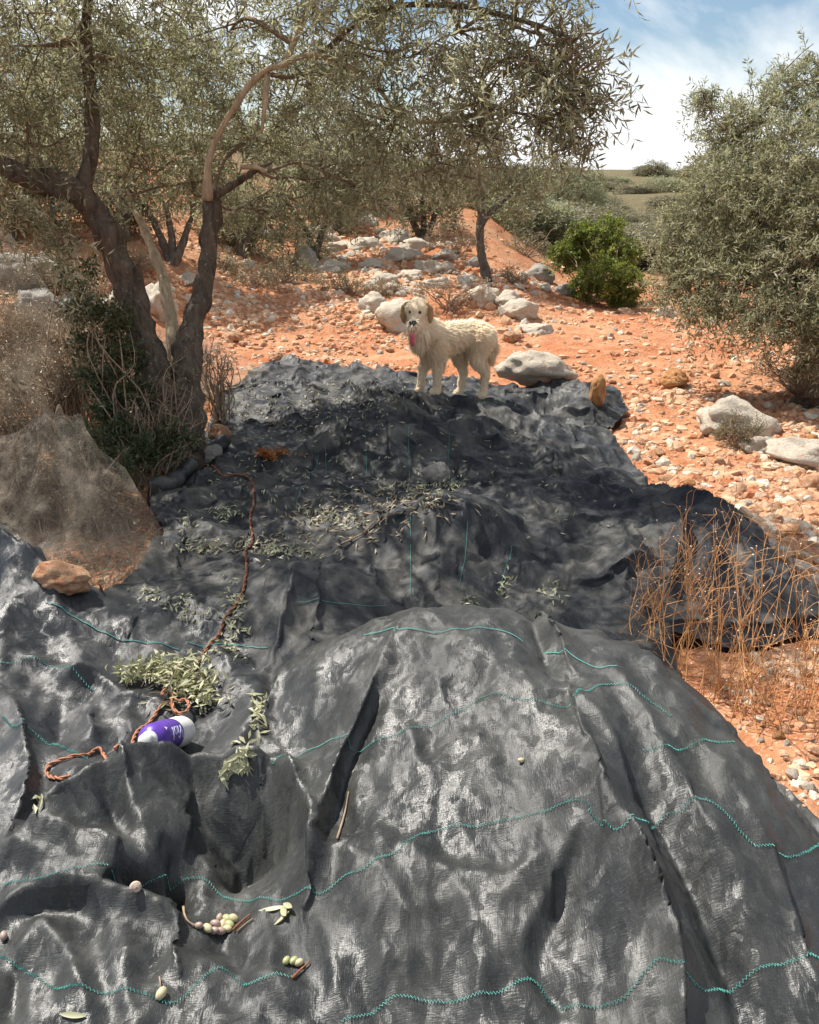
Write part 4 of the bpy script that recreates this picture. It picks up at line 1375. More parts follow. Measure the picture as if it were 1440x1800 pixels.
FIELD_R = [(890, 600), (1000, 545), (1160, 560), (1440, 640), (1440, 1050), (1360, 930), (1260, 875), (1150, 840), (1080, 760), (1110, 700), (1000, 665)]
FIELD_L = [(365, 530), (640, 530), (730, 600), (740, 660), (600, 625), (480, 625), (370, 590)]
RISE = [(520, 400), (640, 365), (860, 470), (990, 500), (900, 545), (680, 520), (560, 490)]
NEAR_R = [(1240, 1190), (1440, 1130), (1440, 1430), (1340, 1310)]
SHADE_R = [(1080, 770), (1180, 770), (1440, 900), (1440, 1040), (1350, 930), (1150, 850)]
stone_protos = {m: [rock_mesh("stone", 500 + k, 2, M[m], cuts=9) for k in range(5)] for m in ('clod', 'rock', 'orange_stone')}
r = np.random.default_rng(41)
SPOTS = [(FIELD_R, 95, .035, .085, "stone lying on the sunlit red field right of the net", "stones on the right field"),
         (FIELD_L, 62, .035, .080, "stone lying on the red strip left of the dog", "stones on the left strip"),
         (RISE, 90, .07, .24, "pale stone on the rocky rise behind the dog", "stones on the rise"),
         (SHADE_R, 42, .030, .075, "stone in the reddish shade along the right hem of the net", "stones beside the right hem"),
         (NEAR_R, 26, .018, .045, "small stone on the bare soil beneath the dry weeds", "stones below the dry weeds")]
for poly, n, a, b, lab, grp in SPOTS:
    for u, v in sample_px(poly, n, r):
        p = hit(u, v)[0]
        if in_poly(np.array([p[0]]), np.array([p[1]]), POLY_M)[0] or in_poly(np.array([p[0]]), np.array([p[1]]), POLY_N)[0]:
            continue
        s = a + (b - a) * r.random() ** 2.2
        m = r.choice(['clod', 'rock', 'orange_stone'], p=[.68, .22, .10]) if grp != "stones on the rise" else 'rock'
        o = obj("stone", stone_protos[m][r.integers(5)], None, (p[0], p[1], p[2] + s * (.12 if grp != 'stones on the rise' else .02)), tuple(r.uniform(-.5, .5, 2)) + (r.uniform(0, 6.28),), (s * r.uniform(.8, 1.4) * .6, s * .6, s * r.uniform(.5, .9) * .6))
        set_tags(o, lab, "stone", grp)


def scatter(points, sizes, proto_v, proto_f, r, sink=.1, name="gravel", mat='clod', squash=(.5, .95), smooth=False):
    """Many small lumps joined into one mesh."""
    n = len(points)
    ang = r.uniform(0, 6.28, n)
    tx = r.uniform(-.6, .6, n)
    c, s_ = np.cos(ang), np.sin(ang)
    sc = sizes[:, None] * np.stack([r.uniform(.7, 1.4, n), np.ones(n), r.uniform(*squash, n)], 1)
    v = proto_v[None] * sc[:, None, :]
    ct, st = np.cos(tx)[:, None], np.sin(tx)[:, None]
    y, z = v[..., 1] * ct - v[..., 2] * st, v[..., 1] * st + v[..., 2] * ct
    x = v[..., 0]
    v = np.stack([x * c[:, None] - y * s_[:, None], x * s_[:, None] + y * c[:, None], z], -1) + points[:, None, :]
    f = proto_f[None] + (np.arange(n) * len(proto_v))[:, None, None]
    return v.reshape(-1, 3), f.reshape(-1, proto_f.shape[1])


def me_arrays(me):
    v = np.zeros(len(me.vertices) * 3); me.vertices.foreach_get("co", v)
    f = np.zeros(len(me.loops), int); me.loops.foreach_get("vertex_index", f)
    return v.reshape(-1, 3), f.reshape(-1, 3)


tiny = [me_arrays(rock_mesh("tiny", 600 + k, 1, None, cuts=8)) for k in range(4)]
for gi, (mat, share) in enumerate((('clod', .86), ('rock', .14))):
    pts, sz = [], []
    for poly, n, a, b in ((FIELD_R, 6000, .008, .060), (FIELD_L, 3600, .008, .060), (RISE, 2400, .015, .10), ([(360, 430), (640, 470), (660, 540), (370, 545)], 2600, .012, .075), ([(190, 425), (400, 425), (400, 560), (270, 570)], 1600, .012, .075), (SHADE_R, 2300, .008, .055), (NEAR_R, 2600, .004, .028), ([(1100, 745), (1440, 660), (1440, 900), (1200, 830)], 2600, .007, .042)):
        for u, v in sample_px(poly, int(n * share), r) + r.normal(0, 26, (int(n * share), 2)):
            p = hit(u, v)[0]
            pts.append(p); sz.append(a + (b - a) * r.random() ** 3.0)
    q = np.stack([r.uniform(-6, 7, int(16000 * share)), r.uniform(1.0, 15, int(16000 * share))], 1)
    z = G(q[:, 0], q[:, 1])
    pts += np.column_stack([q, z]).tolist(); sz += (.006 + .05 * r.random(len(q)) ** 3).tolist()
    pts, sz = np.array(pts), np.array(sz)
    out = np.zeros(len(pts), bool)
    for pl in (POLY_N, POLY_M, POLY_L):
        out |= in_poly(pts[:, 0], pts[:, 1], pl)
    # stones lie in drifts, with bare soil between
    drift = fbm2(pts[:, 0] * .9, pts[:, 1] * .9, 95, 3) + .35 * noise2(pts[:, 0] * 3, pts[:, 1] * 3, 96)
    out |= r.random(len(pts)) > np.clip(.42 + 1.3 * drift, .10, 1)
    pts, sz = pts[~out], sz[~out]
    V, F, nv = [], [], 0
    for k in range(4):
        v, f = scatter(pts[k::4] + np.array([0, 0, .0]), sz[k::4], *tiny[k], r)
        V.append(v); F.append(f + nv); nv += len(v)
    o = obj("gravel", mesh("gravel", np.vstack(V), np.vstack(F), M[mat], False))
    set_tags(o, "loose red clods and rubble over the soil" if gi == 0 else "loose pale chips of stone over the soil", None, None, "stuff")

# ------------------------------------------------------------------ dog
def capsules(pairs, step=.35):
    """Dense chain of spheres for tapered limbs: list of (p, r)."""
    out = []
    for chain in pairs:
        for (p, a), (q, b) in zip(chain[:-1], chain[1:]):
            p, q = np.array(p, float), np.array(q, float)
            n = max(2, int(np.linalg.norm(q - p) / (min(a, b) * step)) + 1)
            for t in np.linspace(0, 1, n):
                out.append((p + (q - p) * t, a + (b - a) * t))
    return out


def skin_mesh(name, balls, voxel, smooth_it, mat):
    bm = bmesh.new()
    for c, r_ in balls:
        bmesh.ops.create_icosphere(bm, subdivisions=2, radius=float(r_), matrix=Matrix.Translation(Vector(c)))
    me = bpy.data.meshes.new(name + "_raw")
    bm.to_mesh(me)
    bm.free()
    o = bpy.data.objects.new(name + "_raw", me)
    COL.objects.link(o)
    m = o.modifiers.new("r", 'REMESH')
    m.mode = 'VOXEL'
    m.voxel_size = voxel
    m2 = o.modifiers.new("s", 'SMOOTH')
    m2.iterations = smooth_it
    m2.factor = 0.5
    dg = bpy.context.evaluated_depsgraph_get()
    res = bpy.data.meshes.new_from_object(o.evaluated_get(dg))
    bpy.data.objects.remove(o)
    res.name = name
    res.materials.clear()
    res.materials.append(mat)
    res.polygons.foreach_set("use_smooth", np.ones(len(res.polygons), bool))
    return res


fn, _ = hit(765, 694)                            # near front paw
hn, _ = hit(872, 704)                            # near hind paw
DS = 0.80
yaw = math.pi + .34                              # nose towards -X
# local frame: X nose, Y left flank (towards the camera), Z up
cy_, sy_ = math.cos(yaw), math.sin(yaw)
org = fn[:2] - DS * np.array([cy_ * .18 - sy_ * .11, sy_ * .18 + cy_ * .11])
dog_z = 0.5 * (fn[2] + hn[2])
BX = .80                                         # body length
dog = thing("dog", "cream long-haired dog standing on the net, panting with tongue out, facing the camera", "dog", (org[0], org[1], dog_z), None, (0, 0, yaw))
dog.scale = (DS, DS, DS)


def foot_dz(x, y):
    wx, wy = org[0] + DS * (cy_ * x - sy_ * y), org[1] + DS * (sy_ * x + cy_ * y)
    return float(np.clip((drop(wx, wy)[0][2] - dog_z) / DS, -.16, .16))


FL, FR, HL, HR = (.205 * BX, .105), (.30 * BX, -.10), (-.335 * BX, .10), (-.165 * BX, -.10)
zl = [foot_dz(*q) for q in (FL, FR, HL, HR)]
hd = np.array([.335, .07, .745])                  # head centre
md = unit(np.array([.48, .86, -.22]))            # muzzle direction: turned to the camera
hs = unit(np.cross(np.array([0, 0, 1.0]), md))   # head's own left-right axis
hu = np.cross(md, hs)


def H(f, s, u):
    return hd + md * f + hs * s + hu * u


body_chains = [
    [((.20, 0, .495), .128), ((.06, 0, .500), .126), ((-.10, 0, .512), .118), ((-.24, 0, .518), .114), ((-.35, 0, .512), .108)],
    [((.20, 0, .455), .122), ((.05, 0, .465), .112), ((-.10, 0, .488), .095), ((-.25, 0, .50), .085)],
    [((.29, 0, .48), .095), ((.26, .0, .43), .088)],
    [((.20, 0, .53), .125), ((.30, .01, .60), .115), ((.40, .04, .70), .090)],
    [((.34, .03, .50), .09), ((.40, .06, .62), .085)],
    [(H(-.03, 0, .02), .095), (H(.03, 0, .005), .080)],
    [(H(.02, .035, .03), .058), (H(.02, -.035, .03), .058)],
    [(H(.05, 0, -.018), .058), (H(.13, 0, -.032), .042), (H(.165, 0, -.034), .036)],
    [(H(.03, 0, -.072), .034), (H(.10, 0, -.098), .022), (H(.125, 0, -.102), .017)],
    # front legs
    [((.20, .10, .43), .084), ((.185, .106, .33), .054), ((.20, .105, .17 + zl[0] * .5), .036), ((.198, .104, .07 + zl[0]), .031), ((.205, .105, .030 + zl[0]), .036), ((.245, .105, .022 + zl[0]), .030)],
    [((.22, -.10, .43), .082), ((.22, -.106, .33), .052), ((.28, -.105, .17 + zl[1] * .5), .036), ((.288, -.10, .07 + zl[1]), .031), ((.30, -.10, .030 + zl[1]), .036), ((.34, -.10, .022 + zl[1]), .030)],
    # hind legs: knee forward, hock back
    [((-.30, .065, .48), .112), ((-.255, .095, .35), .074), ((-.36, .10, .215 + zl[2] * .6), .040), ((-.345, .10, .08 + zl[2]), .031), ((-.335, .10, .034 + zl[2]), .040), ((-.295, .10, .024 + zl[2]), .032)],
    [((-.27, -.06, .48), .108), ((-.14, -.095, .35), .068), ((-.21, -.10, .205 + zl[3] * .6), .038), ((-.18, -.10, .08 + zl[3]), .030), ((-.165, -.10, .034 + zl[3]), .040), ((-.125, -.10, .024 + zl[3]), .032)],
    # tail, hanging
    [((-.43, -.02, .53), .050), ((-.485, -.04, .45), .042), ((-.505, -.05, .36), .038), ((-.50, -.05, .29), .026), ((-.49, -.05, .25), .014)],
]
body_chains = [[((c[0][0] * BX, c[0][1], c[0][2]), c[1]) if not isinstance(c[0], np.ndarray) else c for c in ch] for ch in body_chains]
skin = plain("dog_skin", (0.74, 0.60, 0.42), 0.85, 0.15, 0.15, 14, 0.4, 0.01)
body = skin_mesh("body", capsules(body_chains), .0125, 5, skin)
obj("body", body, dog)

# coat: short tapered locks following the body
nv = len(body.vertices)
co = np.zeros(nv * 3); body.vertices.foreach_get("co", co); co = co.reshape(-1, 3)
no = np.zeros(nv * 3); body.vertices.foreach_get("normal", no); no = no.reshape(-1, 3)
r = np.random.default_rng(5)
NF = 60000
pi = r.integers(0, nv, NF)
p = co[pi] + r.normal(0, .004, (NF, 3))
n_ = no[pi]
flow = np.tile(np.array([-.75, 0, -.55]), (NF, 1))
low = p[:, 2] < .36
flow[low] = [-.15, 0, -1.0]
neck = (p[:, 0] > .25) & (p[:, 2] > .42)
flow[neck] = [-.25, 0, -1.0]
ishead = np.linalg.norm(p - hd, axis=1) < .17
hdir = -md[None, :] * .8 + unit((p - hd) - ((p - hd) @ md)[:, None] * md) * .7
flow[ishead] = hdir[ishead]
flow = unit(flow - n_ * (flow * n_).sum(1, keepdims=True) + r.normal(0, .24, (NF, 3)) + .35 * np.stack([noise3(p * 9), noise3(p * 9 + 40), noise3(p * 9 + 80)], 1))
ln = np.full(NF, .052) * r.uniform(.6, 1.3, NF)
ln[(p[:, 2] < .26)] *= .38
ln[(p[:, 2] < .07)] *= .4
ln[(p[:, 2] < .42) & (p[:, 2] > .26)] *= .8
ln[p[:, 0] < -.40] *= 1.3
ln[neck] *= 1.3
fr = (p - hd) @ md
ln[ishead] = .022
ln[ishead & (fr > .03)] = .010
ln[ishead & (((p - hd) @ hu) > .055)] = .009
ln[np.linalg.norm(p - H(.12, 0, -.075), axis=1) < .085] = .0035     # short hair round the mouth
ln[np.linalg.norm(p - H(.10, 0, -.15), axis=1) < .07] *= .35
d = unit(flow + n_ * r.uniform(.15, .45, (NF, 1)))
wd = unit(np.cross(d, n_))
w = np.clip(ln * .16, .0016, .0055)[:, None]
tip = p + d * ln[:, None] - np.array([0, 0, .12]) * ln[:, None]
v = np.stack([p - wd * w, p + wd * w, tip], 1).reshape(-1, 3)
clump = noise3(p * 16) * .22 + noise3(p * 5) * .22
tint = np.clip(.52 + clump + r.normal(0, .12, NF) + .28 * np.clip((p[:, 2] - .52) / .12, -0.5, 1) + .25 * (p[:, 2] < .25), 0, 1)  # back paler than flank: sunlight put into the tint; lower legs simply pale
tint[ishead & (fr > .0) & (np.abs((p - hd) @ hs) < .055)] = .95
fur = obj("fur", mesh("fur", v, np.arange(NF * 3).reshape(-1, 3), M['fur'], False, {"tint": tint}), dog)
fur['kind'] = 'stuff'

dark = plain("dog_nose_skin", (0.012, 0.010, 0.010), 0.35, 0.5, 0.2)
pink = plain("dog_tongue_skin", (0.62, 0.16, 0.17), 0.4, 0.5, 0.2, 30)
earm = plain("dog_ear_fur", (0.42, 0.27, 0.14), 0.85, 0.15, 0.3, 25, 0.5, 0.008)


def blob(name, chain, mat, parent, voxel=.006, it=3):
    o = obj(name, skin_mesh(name, capsules(chain), voxel, it, mat), parent)
    return o


blob("nose", [[(H(.198, .014, -.014), .020), (H(.204, 0, -.016), .024), (H(.198, -.014, -.014), .020)], [(H(.200, 0, -.018), .018), (H(.190, 0, -.036), .010)]], dark, dog, .004)
for s in (1, -1):
    blob("eye", [[(H(.078, s * .040, .030), .015), (H(.082, s * .038, .030), .015)]], dark, dog, .003, 1)
    blob("ear", [[(H(-.02, s * .080, .060), .024), (H(-.015, s * .108, .030), .027), (H(-.005, s * .114, -.03), .030), (H(.0, s * .108, -.075), .022), (H(.0, s * .102, -.098), .010)],
                 [(H(-.05, s * .080, .050), .022), (H(-.045, s * .104, .0), .026), (H(-.035, s * .108, -.05), .022)]], earm, dog, .007, 4)
blob("mouth", [[(H(.075, .0, -.066), .030), (H(.150, 0, -.078), .032), (H(.176, 0, -.082), .024)]], dark, dog, .005, 2)
blob("tongue", [[(H(.105, -.004, -.084), .016), (H(.155, -.006, -.090), .024), (H(.190, -.008, -.124), .027), (H(.194, -.010, -.175), .025), (H(.188, -.010, -.210), .015)],
                [(H(.150, .008, -.092), .012), (H(.168, .006, -.120), .013), (H(.170, .004, -.150), .011)]], pink, dog, .005, 3)

# ------------------------------------------------------------------ undergrowth
def bush(name, label, cat, u, v, lobes_px, leaf, seed, shoots=120, per=10, leaf_l=.03, leaf_w=.014, stems=5, twig='dry_twig', shoot_len=.16, depth=None, group=None, droop=(.0, .5)):
    r = np.random.default_rng(seed)
    b = hit(u, v)[0] if depth is None else P(u, v, depth)
    if depth is not None:
        b = drop(b[0], b[1], 1.2)[0]
    D = depth_of(b)
    root = thing(name, label, cat, b, group)
    br = Soup()
    V, F, T, SV, SF, nv, ns = [], [], [], [], [], 0, 0
    for uu, vv, q in lobes_px:
        c = P(uu, vv, D + r.uniform(-.12, .12))
        rad = q * D / FPX
        for _ in range(stems):
            e = c + r.normal(0, rad * .5, 3)
            br.tube(limb_path(b - b + r.normal(0, .03, 3), e - b, r, .15, 4), np.linspace(.006, .002, 13), 4, False)
        n = max(8, int(shoots * (q / 40) ** 2))
        p, d = in_lobe(n, c, rad, r)
        dd = unit(d * .6 + r.normal(0, .5, (n, 3)) + np.array([0, 0, .5]))
        ln = shoot_len * r.uniform(.5, 1.3, n)
        lv, lf, t, sv, sf = sprays(p - b - dd * ln[:, None] * .5, dd, ln, r.uniform(*droop, n), per, leaf_l, leaf_w, r, stem_r=.0014)
        V.append(lv); F.append(lf + nv); nv += len(lv); T.append(t); SV.append(sv); SF.append(sf + ns); ns += len(sv)
    br.add(np.vstack(SV), np.vstack(SF))
    o = obj("stems", br.build("stems", M[twig], False), root); o['kind'] = 'stuff'
    o = obj("foliage", mesh("foliage", np.vstack(V), np.vstack(F), M[leaf], False, {"tint": np.concatenate(T)}), root); o['kind'] = 'stuff'
    return root


bush("weed_bush", "dark green leafy weed climbing beside the left leaning stem", "plant", 215, 770, [(205, 560, 34), (160, 545, 26), (215, 620, 40), (175, 660, 36), (240, 690, 34), (150, 600, 26), (190, 720, 34)], 'leaf_weed', 61, 90, 9, .034, .018, depth=5.0)
bush("sucker_shoots", "low green suckers sprouting at the trunk foot", "plant", 265, 815, [(300, 775, 32), (250, 790, 30), (190, 780, 34), (215, 760, 34), (150, 790, 26), (330, 770, 18)], 'leaf_weed', 62, 120, 9, .036, .015, depth=4.95)
bush("dry_bush", "tangle of thin dead twigs around the trunk", "plant", 290, 800, [(290, 700, 46), (240, 740, 44), (320, 660, 40), (200, 690, 36), (330, 740, 30)], 'leaf_dry', 63, 60, 3, .022, .008, stems=16, shoot_len=.26, depth=5.05)
bush("dry_bush", "brown withered bush under the dark foliage at left edge", "plant", 60, 730, [(40, 650, 46), (90, 640, 40), (10, 700, 40), (110, 690, 36), (130, 620, 30)], 'leaf_dry', 64, 130, 8, .030, .010, stems=8, depth=5.6)
bush("dry_bush", "grey dry thicket in front of the grey rocks at left", "plant", 40, 540, [(40, 470, 40), (90, 480, 36), (130, 500, 34), (0, 490, 40), (170, 520, 26)], 'leaf_dry', 65, 150, 7, .034, .010, stems=9, depth=7.8)
bush("weed_bush", "green sprig hanging over the pale stone at left", "plant", 130, 580, [(140, 500, 28), (110, 470, 22), (160, 470, 22), (130, 540, 22)], 'leaf_weed', 66, 70, 8, .034, .016, depth=5.3)
bush("dry_bush", "sparse dry grass clump half hiding the big boulder", "plant", 1300, 790, [(1290, 745, 26), (1325, 750, 24), (1270, 760, 18), (1310, 770, 18)], 'leaf_scrub', 67, 170, 10, .018, .006, stems=9, shoot_len=.10)
bush("dry_bush", "purplish dry weeds among the stones behind the dog's back", "plant", 790, 545, [(780, 505, 24), (740, 510, 20), (820, 520, 20), (850, 500, 16)], 'leaf_dry', 68, 150, 7, .028, .010, stems=8)
bush("dry_bush", "dry reddish bush below the slim olive", "plant", 800, 450, [(770, 410, 26), (810, 430, 24), (840, 420, 20)], 'leaf_dry', 69, 150, 8, .04, .016, stems=7)
bush("dry_bush", "brown brush right of the slim olive trunk", "plant", 925, 450, [(910, 430, 24), (940, 420, 22), (960, 440, 18), (890, 440, 18)], 'leaf_scrub', 70, 150, 8, .04, .016, stems=7)
bush("dry_bush", "grey brush before the dark boulder under the shady olive", "plant", 500, 500, [(500, 470, 24), (540, 480, 26), (470, 480, 22), (560, 500, 18)], 'leaf_scrub', 71, 130, 8, .04, .016, stems=7)
bush("dry_bush", "brown undergrowth beneath the right olive's trunk", "plant", 1400, 690, [(1390, 660, 22), (1420, 680, 22), (1350, 640, 18), (1440, 700, 22)], 'leaf_dry', 72, 120, 7, .03, .010, stems=8)
bush("dry_bush", "brown leafy weeds inside the front brown net", "plant", 120, 930, [(110, 850, 44), (170, 880, 40), (60, 880, 40), (210, 910, 30), (120, 800, 26), (90, 930, 30)], 'leaf_dry', 73, 130, 8, .026, .010, stems=8)

bush("dry_bush", "pale dry brush at the left edge below the grey rocks", "plant", 20, 650, [(20, 600, 44), (70, 580, 40), (-20, 640, 44), (60, 650, 36)], 'leaf_dry', 74, 110, 7, .030, .009, stems=14, depth=6.2)
bush("dry_bush", "grey-brown brush between upright stone and leaning stem", "plant", 190, 610, [(180, 580, 36), (210, 610, 34), (150, 620, 36), (120, 590, 32)], 'leaf_dry', 75, 110, 7, .026, .008, stems=14, depth=5.9)
bush("dry_bush", "dry grassy tuft right of the trunk by the veil net", "plant", 375, 640, [(370, 620, 24), (400, 640, 24), (360, 650, 20)], 'leaf_dry', 76, 90, 6, .024, .006, stems=12, depth=5.9)
bush("dry_bush", "dead brush at the left edge behind the peaked net", "plant", 30, 790, [(20, 740, 40), (70, 760, 34), (-20, 770, 40), (50, 800, 30)], 'leaf_dry', 77, 110, 7, .026, .008, stems=14, depth=4.6)
bush("weed_bush", "dark leafy sprigs between the peaked net and the trunk", "plant", 170, 820, [(150, 770, 26), (190, 800, 26), (220, 820, 22), (130, 760, 20)], 'leaf_weed', 78, 110, 8, .030, .014, depth=4.6)
for k, (lab, u, v, lb, dp) in enumerate([
    ("tall pale dry grass bush at the left border above the veil net", 40, 700, [(30, 560, 40), (80, 560, 36), (0, 600, 40), (60, 610, 36)], 6.6),
    ("grey dead shrub between left border and the leafy weed", 110, 700, [(110, 640, 36), (140, 680, 32), (80, 690, 34), (100, 600, 30)], 5.4),
    ("dry brush spilling over the bank behind the brown veil", 150, 520, [(130, 470, 34), (170, 480, 30), (100, 450, 32), (200, 500, 26)], 8.6),
    ("wiry brown bush at the left border level with the rope", 10, 860, [(10, 800, 34), (-20, 830, 34), (40, 840, 28)], 4.4),
]):
    bush("dry_bush", lab, "plant", u, v, lb, 'leaf_dry', 170 + k, 130, 7, .028, .008, stems=14, depth=dp)
# dry grass and dead leaves covering the left bank
r = np.random.default_rng(66)
n = 36000
q = np.stack([r.uniform(-4.2, -.9, n), r.uniform(3.0, 8.4, n)], 1)
ok = ~(in_poly(q[:, 0], q[:, 1], POLY_L) | in_poly(q[:, 0], q[:, 1], POLY_M)) & (q[:, 0] < -.75 - .22 * (q[:, 1] - 3.2) + .35 * noise2(q[:, 0] * 2, q[:, 1] * 2, 91))
q = q[ok]; n = len(q)
b = np.column_stack([q, G(q[:, 0], q[:, 1])]) + np.array([0, 0, .006])
up = r.random(n) < .45
ax_ = unit(np.where(up[:, None], r.normal(0, .55, (n, 3)) + np.array([0, 0, 1.0]), r.normal(size=(n, 3)) * np.array([1, 1, .22])))
v, f = leaves(b, ax_, r.normal(size=(n, 3)), np.where(up, .11, .055) * r.uniform(.5, 1.4, n), np.where(up, .0045, .016) * r.uniform(.7, 1.3, n), r.uniform(0, .3, n)[:, None], r.uniform(0, .12, n)[:, None], r)
o = obj("dry_grass", mesh("dry_grass", v, f, M['leaf_dry'], False, {"tint": np.clip(r.normal(.45, .25, n), 0, 1)}))
set_tags(o, "dry grass and dead leaves covering the left bank", None, None, "stuff")

for k, (lab, bu, bv, lb, lf) in enumerate([
    ("brown dry weeds in the shade under the hanging olive branches", 450, 505, [(440, 485, 26), (480, 490, 22), (410, 495, 20)], 'leaf_dry'),
    ("grey-green low scrub at the right end of the shady patch", 610, 515, [(600, 495, 22), (630, 505, 18), (580, 505, 18)], 'leaf_scrub'),
    ("dry scrub between forked trunk and background olive", 395, 480, [(390, 455, 24), (410, 470, 20), (375, 470, 18)], 'leaf_scrub'),
    ("pale dry weeds sprouting between the lowest stones of the rise", 680, 520, [(670, 505, 18), (700, 505, 16), (650, 510, 14)], 'leaf_dry'),
    ("brown scrub on the bank behind the pale leaning stem", 240, 480, [(235, 450, 26), (260, 460, 22), (215, 465, 22)], 'leaf_dry'),
    ("scrub tuft at the upper left of the white boulders", 560, 440, [(555, 425, 20), (575, 430, 16), (540, 432, 16)], 'leaf_scrub'),
    ("thorny brown bush between dark rock and slim olive", 905, 500, [(900, 480, 18), (920, 488, 14), (885, 488, 14)], 'leaf_dry'),
]):
    bush("dry_bush", lab, "plant", bu, bv, lb, lf, 80 + k, 150, 8, .036, .012, stems=9)

# tall dry weeds at the right with tiny pale seed heads
stalk_m = plain("dry_stalk", (0.52, 0.27, 0.115), 0.75, 0.25, 0.4, 30)
seed_m = plain("seed_head", (0.74, 0.66, 0.54), 0.7, 0.2, 0.2, 60)
bm = bmesh.new(); bmesh.ops.create_icosphere(bm, subdivisions=1, radius=1.0)
ball_v = np.array([x.co[:] for x in bm.verts]); ball_f = np.array([[q.index for q in p_.verts] for p_ in bm.faces]); bm.free()
CLUMPS = [
    ("dry weed with the tallest straight stalk leaning right over the net", 1115, 1130, [(1195, 890), (1160, 960), (1130, 1000), (1180, 1010), (1215, 960)]),
    ("dry weed of upright stalks left of the clump's middle", 1190, 1185, [(1200, 960), (1205, 930), (1230, 1000), (1260, 960), (1160, 1030), (1100, 1060), (1240, 1040)]),
    ("dry weed in the middle with a red upright stem", 1255, 1215, [(1290, 900), (1300, 905), (1270, 900), (1240, 960), (1310, 990), (1330, 1040), (1210, 1010)]),
    ("dry weed whose long stem arcs against the red field", 1315, 1240, [(1370, 880), (1368, 930), (1330, 960), (1300, 920), (1390, 1000), (1420, 1040), (1280, 1000)]),
    ("dry weed of crossing stalks at the right edge", 1385, 1265, [(1440, 1060), (1430, 1010), (1400, 1040), (1360, 1080), (1460, 1110), (1480, 1060), (1340, 1100)]),
    ("low tangled dry weed on the bright soil below the others", 1350, 1290, [(1440, 1160), (1400, 1130), (1330, 1150), (1300, 1160), (1440, 1200), (1280, 1180), (1460, 1230)]),
]
for ci, (lab, bu, bv, tips) in enumerate(CLUMPS):
    r = np.random.default_rng(90 + ci)
    b = onz(bu, bv, 0.0)
    b = drop(b[0], b[1])[0] - np.array([0, 0, .02])
    D = depth_of(b)
    root = thing("dry_weed", lab, "plant", b, "tall dry weeds at the right hem")
    s = Soup(); hv = []
    for u, v in tips + [(t[0] + r.normal(0, 34), t[1] + r.uniform(0, 60)) for t in tips]:
        e = P(u, v, D + r.uniform(-.15, .35)) - b
        o_ = np.array([r.normal(0, .06), r.normal(0, .05), 0])
        pth = limb_path(o_, e, r, .07, 6)
        s.tube(pth, np.linspace(.0019, .0008, len(pth)), 4, False)
        for k in range(r.integers(6, 11)):
            a = pth[r.integers(4, len(pth))]
            dirn = unit(r.normal(0, 1, 3) + np.array([0, 0, .5]) + unit(e) * .6)
            q = a + dirn * r.uniform(.04, .17)
            sub = limb_path(a, q, r, .12, 3)
            s.tube(sub, .0008, 3, False)
            if r.random() < .20:
                hv.append(q)
        hv.append(e)
    o = obj("stalks", s.build("stalks", stalk_m, False), root); o['kind'] = 'stuff'
    hv = np.array(hv)
    v, f = scatter(hv, r.uniform(.0018, .0034, len(hv)), ball_v, ball_f, r, squash=(.8, 1.1))
    o = obj("seed_heads", mesh("seed_heads", v, f, seed_m), root); o['kind'] = 'stuff'
# ------------------------------------------------------------------ brown fine nets draped over the weeds at the left
def rbf_surface(points):
    c = np.array(points, float)
    n = len(c)
    K = _tps(((c[:, None, :2] - c[None, :, :2]) ** 2).sum(-1)) + np.eye(n) * .002
    Pm = np.hstack([np.ones((n, 1)), c[:, :2]])
    W = np.linalg.solve(np.block([[K, Pm], [Pm.T, np.zeros((3, 3))]]), np.concatenate([c[:, 2], np.zeros(3)]))

    def f(x, y):
        s = W[n] + W[n + 1] * x + W[n + 2] * y
        for k in range(n):
            s = s + W[k] * _tps((x - c[k, 0]) ** 2 + (y - c[k, 1]) ** 2)
        return s
    return f


